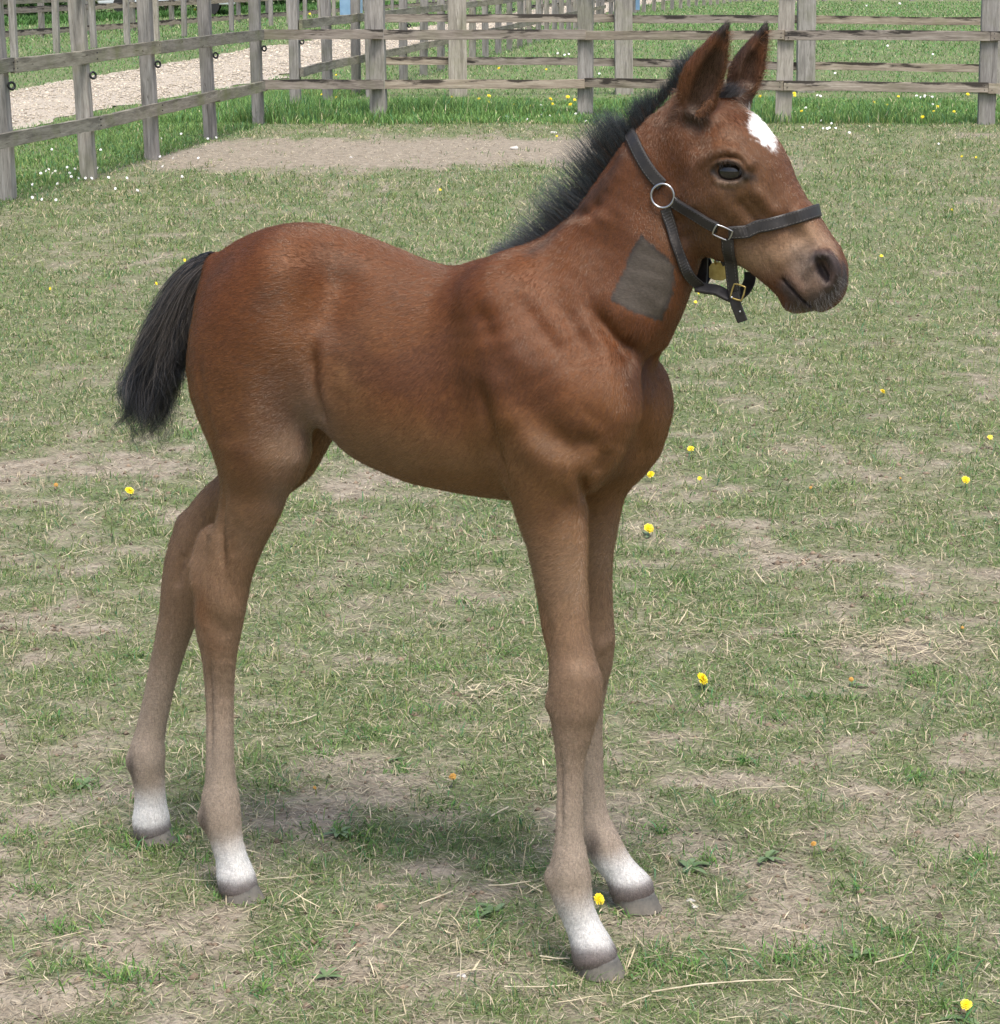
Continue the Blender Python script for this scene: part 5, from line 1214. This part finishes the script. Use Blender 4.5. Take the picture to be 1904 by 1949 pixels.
pt = W2(669, 33); tank(pt, 40*mscale((pt[0], pt[1], 0)), 1.35, 'light blue ribbed tank standing beyond the track left of the big fence post')
pt = W2(1207, 23); tank(pt, 22*mscale((pt[0], pt[1], 0)), 1.3, 'smaller light blue ribbed tank far off at the top centre of the field')
# distant tree line that closes the view above the fences
tl = ['far broad dark tree beyond the left field', 'far tall tree beyond the hedge', 'far round tree behind the middle fence lines', 'far spreading tree right of the middle', 'far dark tree beyond the right field', 'far light green tree at the right']
for i in range(6):
    leafy('distant_tree', tl[i], 'tree', (-62 + 25*i, 150 + 14*((i*3) % 4)), (17, 9, 11), 7000, .30, GR, 80+i, group='trees standing beyond the fields')

# ================================================================ FLOWERS, STRAWS, STONES, WEEDS
m = NT('dandelion_petal'); M_PET = m.set(Base_Color=m.ramp(m.noise(300, 3, .5, m.coord('Object')), [(.3, (.80, .56, .01)), (.7, (.95, .78, .02))]), Roughness=.6)
m = NT('wilted_petal'); M_PETW = m.set(Base_Color=m.ramp(m.noise(300, 3, .5, m.coord('Object')), [(.3, (.36, .17, .03)), (.7, (.55, .30, .05))]), Roughness=.7)
m = NT('flower_stalk'); M_STALK = m.set(Base_Color=(.14, .19, .06, 1), Roughness=.6)
m = NT('weed_leaf'); M_LEAF = m.set(Base_Color=m.ramp(m.noise(40, 3, .5, m.coord('Object')), [(.3, (.085, .135, .05)), (.7, (.15, .21, .085))]), Roughness=.5)
m = NT('daisy_petal'); M_DAI = m.set(Base_Color=(.82, .82, .80, 1), Roughness=.6)
m = NT('daisy_centre'); M_DAC = m.set(Base_Color=(.75, .52, .04, 1), Roughness=.7)
def petals_mesh(n, r, layers, seed, curl=.5, wid=.12):
    r_ = np.random.default_rng(seed); V = []; F = []
    for Ly in range(layers):
        for i in range(n):
            a = 6.283*(i + .5*Ly)/n + r_.normal(0, .06); l = r*(1-.17*Ly)*r_.uniform(.85, 1.08); e = .10 + .26*Ly + r_.normal(0, .06); d = np.array((math.cos(a), math.sin(a), 0)); s = np.array((-math.sin(a), math.cos(a), 0)); b = len(V); w = r*wid
            z0 = r*(.10 + .05*Ly)
            for t, ww in ((.08, .5), (.6, 1), (.95, .85)): q = d*l*t*math.cos(e) + np.array((0, 0, z0 + l*t*math.sin(e) - curl*l*.25*t*t)); V += [q - s*w*ww, q + s*w*ww]
            F += [(b, b+1, b+3, b+2), (b+2, b+3, b+5, b+4)]
    return V, F
def ztop(p): return float(height_at(np.array([[p[0], p[1]]]))[0]) * float(sstep(30, 18, p[1]))
def dandelion(px, py, r_px, label, wilt=False, group='yellow dandelions in the short grass', hgt=.025, tilt=(.0, .0), leaves=0):
    p = W2(px, py + hgt/mscale(ground(px, py))*.97); r = r_px*mscale((p[0], p[1], 0))*(.75 if wilt else 1); root = empty('dandelion', (p[0], p[1], ztop(p) - .002), rng.uniform(0, 6.28)); tag(root, label, 'dandelion', group)
    V, F = petals_mesh(22 if r_px > 6 else 12, r, 4 if r_px > 6 else 2, int(px), .5 if not wilt else 1.6)
    root.rotation_euler = (0, 0, rng.normal(0, .5)); h = mesh_obj('flower_head', V, F, M_PETW if wilt else M_PET, root); h.location = (0, 0, hgt); h.rotation_euler = (tilt[0], tilt[1], 0)
    V = []; F = []
    for t in (0, .5, 1):
        for j in range(6): a = j*math.pi/3; V.append((.0013*math.cos(a) + .003*math.sin(3*t), .0013*math.sin(a), hgt*t*1.02))
    for t in (0, 1):
        for j in range(6): F.append((t*6+j, t*6+(j+1) % 6, t*6+6+(j+1) % 6, t*6+6+j))
    mesh_obj('stalk', V, F, M_STALK, root)
    for i in range(leaves):
        a = rng.uniform(0, 6.28); V, F = leaf_mesh(rng.uniform(.025, .045), .007, a, True); mesh_obj('leaf', V, F, M_LEAF, root)
    return root
def leaf_mesh(l, w, a, toothed=False, rise=.35):
    V = []; F = []; n = 9; d = np.array((math.cos(a), math.sin(a), 0)); s = np.array((-math.sin(a), math.cos(a), 0))
    for i in range(n):
        t = i/(n-1); ww = w*math.sin(math.pi*min(1, t*.9 + .08))**.7*(1 if not toothed else (1.15 if i % 2 else .6)); q = d*l*t + np.array((0, 0, .004 + l*rise*t*(1-t*.8))); V += [q - s*ww + np.array((0, 0, ww*.3)), q, q + s*ww + np.array((0, 0, ww*.3))]
    for i in range(n-1): b = i*3; F += [(b, b+1, b+4, b+3), (b+1, b+2, b+5, b+4)]
    return V, F
DL = [(1336,1289,14,'biggest open dandelion, on the open turf right of the forelegs',0,2),(247,934,9.5,'dandelion left of the hind legs below the tail',0,2),(1235,998,10.5,'dandelion just right of the upper foreleg',0,2),(1239,901,8,'dandelion beside the chest, close to the far elbow',0,0),
 (1315,852,7,'small dandelion right of the chest, upper one of a loose row',0,0),(1838,910,8.5,'dandelion near the right edge at mid height',0,1),(1140,1708,12,'dandelion squeezed between the two front hooves',0,1),(1838,1906,12,'dandelion beside a leaf clump in the bottom right corner',0,4),
 (862,1478,11,'orange wilted dandelion under the belly',1,0),(107,924,6.5,'faint wilted dandelion at the left edge',1,0),(1332,906,5,'tiny dandelion right of the chest, lower one of a loose row',0,0),(1543,926,5.5,'tiny dull dandelion on the turf right of centre',1,0),
 (1680,743,6.5,'small dandelion at the right, level with the shoulder',0,0),(1885,826,6,'small dandelion by the right edge, level with the elbow',0,0),(1620,1293,7,'wilted dandelion beside a dry leaf on the right',1,2),(1548,1604,8,'brown closing dandelion bud on the lower right turf',1,0),
 (1832,1192,5,'tiny orange dandelion right of the straw heap',1,0),(600,1497,6,'pale withered dandelion left of the belly shadow',1,0),(1714,909,4,'tiny wilted dandelion between the two at the right edge',1,0),(1329,560,3.5,'tiny dandelion under the hanging strap end',0,0),(1324,577,4,'pair-like dandelion below the strap end',0,0),(1678,484,4,'small dandelion right of the muzzle',0,0)]
for px, py, r_, lb, wl, lv in DL: dandelion(px, py, r_, lb, bool(wl), hgt=.026 if r_ > 7 else .020, tilt=(rng.uniform(.55, .95), rng.normal(0, .2)), leaves=lv)
# small far dandelions: under the back fence, in the paddock, in the field; copies of one flower
proto = None
def copies(pts, proto, group, lab, r_px, hgt=None):
    for (px, py) in pts:
        p = W2(px, py); c = proto.copy(); COL.objects.link(c); s_ = r_px*mscale((p[0], p[1], 0))/.02*rng.uniform(.8, 1.2); c.location = (p[0], p[1], ztop(p)); c.scale = (s_, s_, max(s_, .6)); c.rotation_euler = (0, 0, rng.normal(0, .7)); c['label'] = lab(px, py) if callable(lab) else lab; c['group'] = group
        for ch in proto.children: d = ch.copy(); COL.objects.link(d); d.parent = c
def proto_flower(kind):
    root = empty(kind); tag(root, 'x', kind)
    if kind == 'dandelion': V, F = petals_mesh(12, .02, 3, 3)
    else: V, F = petals_mesh(11, .02, 1, 4, .3, .22)
    h = mesh_obj('flower_head', V, F, M_PET if kind == 'dandelion' else M_DAI, root); h.location = (0, 0, .06 if kind == 'dandelion' else .045); h.rotation_euler = (.8, 0, 0)
    V = [(.0015*math.cos(j*2.094), .0015*math.sin(j*2.094), z_) for z_ in (0, .06 if kind == 'dandelion' else .045) for j in range(3)]; mesh_obj('stalk', V, [(0,1,4,3),(1,2,5,4),(2,0,3,5)], M_STALK, root)
    if kind == 'daisy': V, F = uvsphere((0, 0, 0), .006, (1, 1, .5), 10, 6); c = mesh_obj('flower_centre', V, F, M_DAC, root); c.location = (0, .0, .050)
    return root
pd_ = proto_flower('dandelion'); pdz = proto_flower('daisy')
G1 = 'dandelions in the long grass under the back fence'
copies([(912,198),(931,196),(929,207),(921,205),(1048,202),(1052,207),(1086,212),(1081,198),(1094,201),(1010,213),(980,211)], pd_, G1, 'small yellow dandelion in the clump behind the mane tip, under the back fence', 3.8)
copies([(1447,196),(1513,192),(1526,222),(1512,190),(1710,193),(1664,208),(1689,214),(1691,219),(1755,215),(1785,213),(1816,222),(1842,191),(1730,229),(1777,222),(1756,236)], pd_, G1, 'small yellow dandelion in the long grass under the back fence, right of the ears', 3.8)
copies([(860,192),(640,196),(604,226),(613,189),(640,150),(838,371),(1085,382),(1060,266),(1812,411),(1858,308),(1831,305),(96,562),(352,510),(298,552)], pd_, 'scattered small dandelions in the paddock', 'small yellow dandelion scattered in the short paddock grass far behind the foal', 3.0)
copies([(1426,146),(1424,77),(1040,140),(1200,137),(950,140),(1672,71),(1620,5),(1800,68),(433,40),(452,38),(590,35),(610,33),(372,29),(390,30)], pd_, 'dandelions in the fields beyond', 'tiny yellow dandelion in a field beyond the fences', 3.0)
G2 = 'white daisies by the left fence'
dz = [(88,331),(93,328),(100,337),(106,332),(133,336),(136,343),(143,328),(181,329),(186,326),(78,337),(62,358),(110,356),(150,345),(163,345),(128,325),(99,290),(192,291),(175,345),(207,344),(242,345),(347,344),(310,323),(305,303),(220,365),(262,368),(62,382),(80,385),(107,387),(378,306),(330,305),(345,260),(412,268),(308,269),(396,270)]
copies(dz, pdz, G2, 'small white daisy in the loose scatter at the foot of the left fence', 2.5)
copies([(757,221),(764,214),(1011,213),(1020,209),(1032,223),(1002,218),(965,228),(1004,232),(1047,225),(1096,222),(1116,235),(940,230),(1030,205)], pdz, 'white daisies under the back fence', 'small white daisy under the back fence near the mane', 2.5)
copies([(1562,236),(1583,240),(1567,249),(1579,248),(1575,251),(1623,243),(1617,257),(1591,249),(1528,247),(1655,246),(1787,279),(1745,188),(1753,191),(1761,187),(1770,187),(1775,190),(1776,205),(1760,190),(1556,187),(1562,189),(1534,211)], pdz, 'white daisies right of the ears', 'small white daisy in front of the back fence, right of the ears', 2.5)
copies([(1075,110),(1083,108),(1097,114),(1105,113),(1118,117),(1089,125),(1105,145),(1126,150),(1141,145),(1062,107),(1230,130),(1285,120),(1475,42),(1540,12),(1650,15),(1713,12),(1776,108),(1690,92),(1590,145)], pdz, 'white daisies in the field behind', 'tiny white daisy in the field behind the back fence', 2.4)
for pr in (pd_, pdz):
    for ch in list(pr.children): bpy.data.objects.remove(ch)
    bpy.data.objects.remove(pr)
# single long straws
def straw(pts, w, label, col=(.62, .54, .36)):
    P = [ground(a, b) for a, b in pts]; P = [Vector((p.x, p.y, ztop((p.x, p.y)) + .012)) for p in P]; V = []; F = []
    for i, p in enumerate(P):
        d = (P[min(i+1, len(P)-1)] - P[max(i-1, 0)]).normalized(); s = d.cross(Vector((0, 0, 1))).normalized(); w = w if i else w*.8; u_ = Vector((0, 0, 1))
        for j in range(6): a = j*math.pi/3; V.append(p + s*math.cos(a)*w + u_*math.sin(a)*w)
    for i in range(len(P)-1):
        for j in range(6): F.append((i*6+j, i*6+(j+1) % 6, i*6+6+(j+1) % 6, i*6+6+j))
    F += [tuple(range(6)), tuple(range((len(P)-1)*6, len(P)*6))]
    me_ = mesh_obj('straw', V, F, M_STRAW2, smooth=False); tag(me_, label, 'straw', 'single long straws')
m = NT('straw_stem'); M_STRAW2 = m.set(Base_Color=m.ramp(m.noise(50, 3, .5, m.coord('Object')), [(.3, (.38, .32, .20)), (.7, (.58, .51, .36))]), Roughness=.5)
ST = [([(184,371),(212,376),(248,383)], .0028, 'yellow straw on the turf below the left fence'), ([(553,1390),(575,1384),(603,1372)], .0019, 'pale bent straw right of the near hind shank'), ([(530,1365),(552,1372),(585,1380)], .0012, 'thin straw crossing the bent pale one'),
 ([(1363,1532),(1410,1516),(1520,1512)], .0016, 'long kinked straw right of the near foreleg'), ([(1240,1900),(1330,1886),(1420,1880),(1510,1878)], .0022, 'long thick straw at the bottom right'), ([(1186,1925),(1215,1912),(1240,1905)], .0016, 'short straw left of the long thick one'),
 ([(1665,1846),(1700,1838),(1735,1829),(1748,1800)], .0019, 'bent straw in the lower right corner'), ([(1500,1905),(1560,1920),(1650,1940)], .0016, 'thin straw slanting to the bottom edge'), ([(930,1699),(960,1696),(1010,1690)], .0020, 'pale straw left of the near front hoof, upper one'), ([(798,1732),(830,1722),(862,1709)], .0018, 'pale straw below the belly, left of the hooves'),
 ([(935,1567),(950,1558),(968,1549)], .0022, 'short thick straw under the belly'), ([(1028,1834),(1060,1838),(1085,1838)], .0020, 'short straw behind the near front hoof'), ([(960,1896),(1030,1894),(1080,1891)], .0018, 'flat straw at the bottom centre'), ([(342,1686),(390,1690),(450,1690),(560,1684)], .0012, 'long thin straw in front of the hind hooves'),
 ([(870,1800),(878,1830),(876,1880)], .0012, 'thin upright-looking straw at the bottom centre left'), ([(140,1060),(170,1056),(192,1050)], .0014, 'pale straw on the turf at the left edge'), ([(1340,1175),(1370,1180),(1400,1188)], .0014, 'thin straw right of the far knee'), ([(255,968),(270,968),(290,970)], .0014, 'pale straw under the tail dandelion')]
for p_, w_, l_ in ST: straw(p_, w_*.75, l_)
# broad weed leaves
WD = [(1310,1655,.05,'grey-green broad weed beside the far front hoof'),(1460,1640,.045,'grey-green weed on the lower right turf'),(645,1590,.045,'leafy green weed left of the belly shadow'),(750,1448,.028,'bright round-leaved weed below the belly'),(945,1740,.045,'dark toothed weed left of the near front hoof'),(160,1500,.035,'dark green weed left of the far hind hoof'),(1640,1820,.035,'round-leaved weed near the lower right corner'),(620,1865,.035,'dark flat weed at the bottom left centre')]
for px, py, s_, lb in WD:
    p = W2(px, py); root = empty('weed', (p[0], p[1], ztop(p)), 0); tag(root, lb, 'weed', 'broad-leaved weeds in the paddock')
    for i in range(8): V, F = leaf_mesh(s_*rng.uniform(.45, .95), s_*.11, rng.uniform(0, 6.28), rise=rng.uniform(.1, .5)); mesh_obj('leaf', V, F, M_LEAF, root, smooth=True)
# stones
m = NT('pale_stone'); M_ST2 = m.set(Base_Color=m.ramp(m.noise(30, 4, .6, m.coord('Object')), [(.3, (.42, .38, .32)), (.7, (.68, .65, .60))]), Roughness=.85)
for px, py, r_, lb in ((1054,253,5,'white stone on the bare patch behind the mane'),(980,284,6.5,'pale flat stone at the front of the bare patch'),(668,300,3,'small pale stone on the left of the bare patch'),(1315,1716,7,'small pale stone right of the far front hoof'),(1322,1727,6,'tiny flat stone beside the hoof'),(880,1862,8,'flat grey stone at the bottom centre')):
    p = W2(px, py); r = r_*mscale((p[0], p[1], 0)); V, F = uvsphere((0, 0, 0), r, (1.2, .9, .6), 16, 10); V = [np.array(v)*(1 + .18*math.sin(v[0]/r*4+px) + .12*math.cos(v[1]/r*5+py)) for v in V]
    o = mesh_obj('stone', V, F, M_ST2, smooth=True); o.location = (p[0], p[1], ztop(p) + r*.25); tag(o, lb, 'stone', 'pale stones on the paddock')
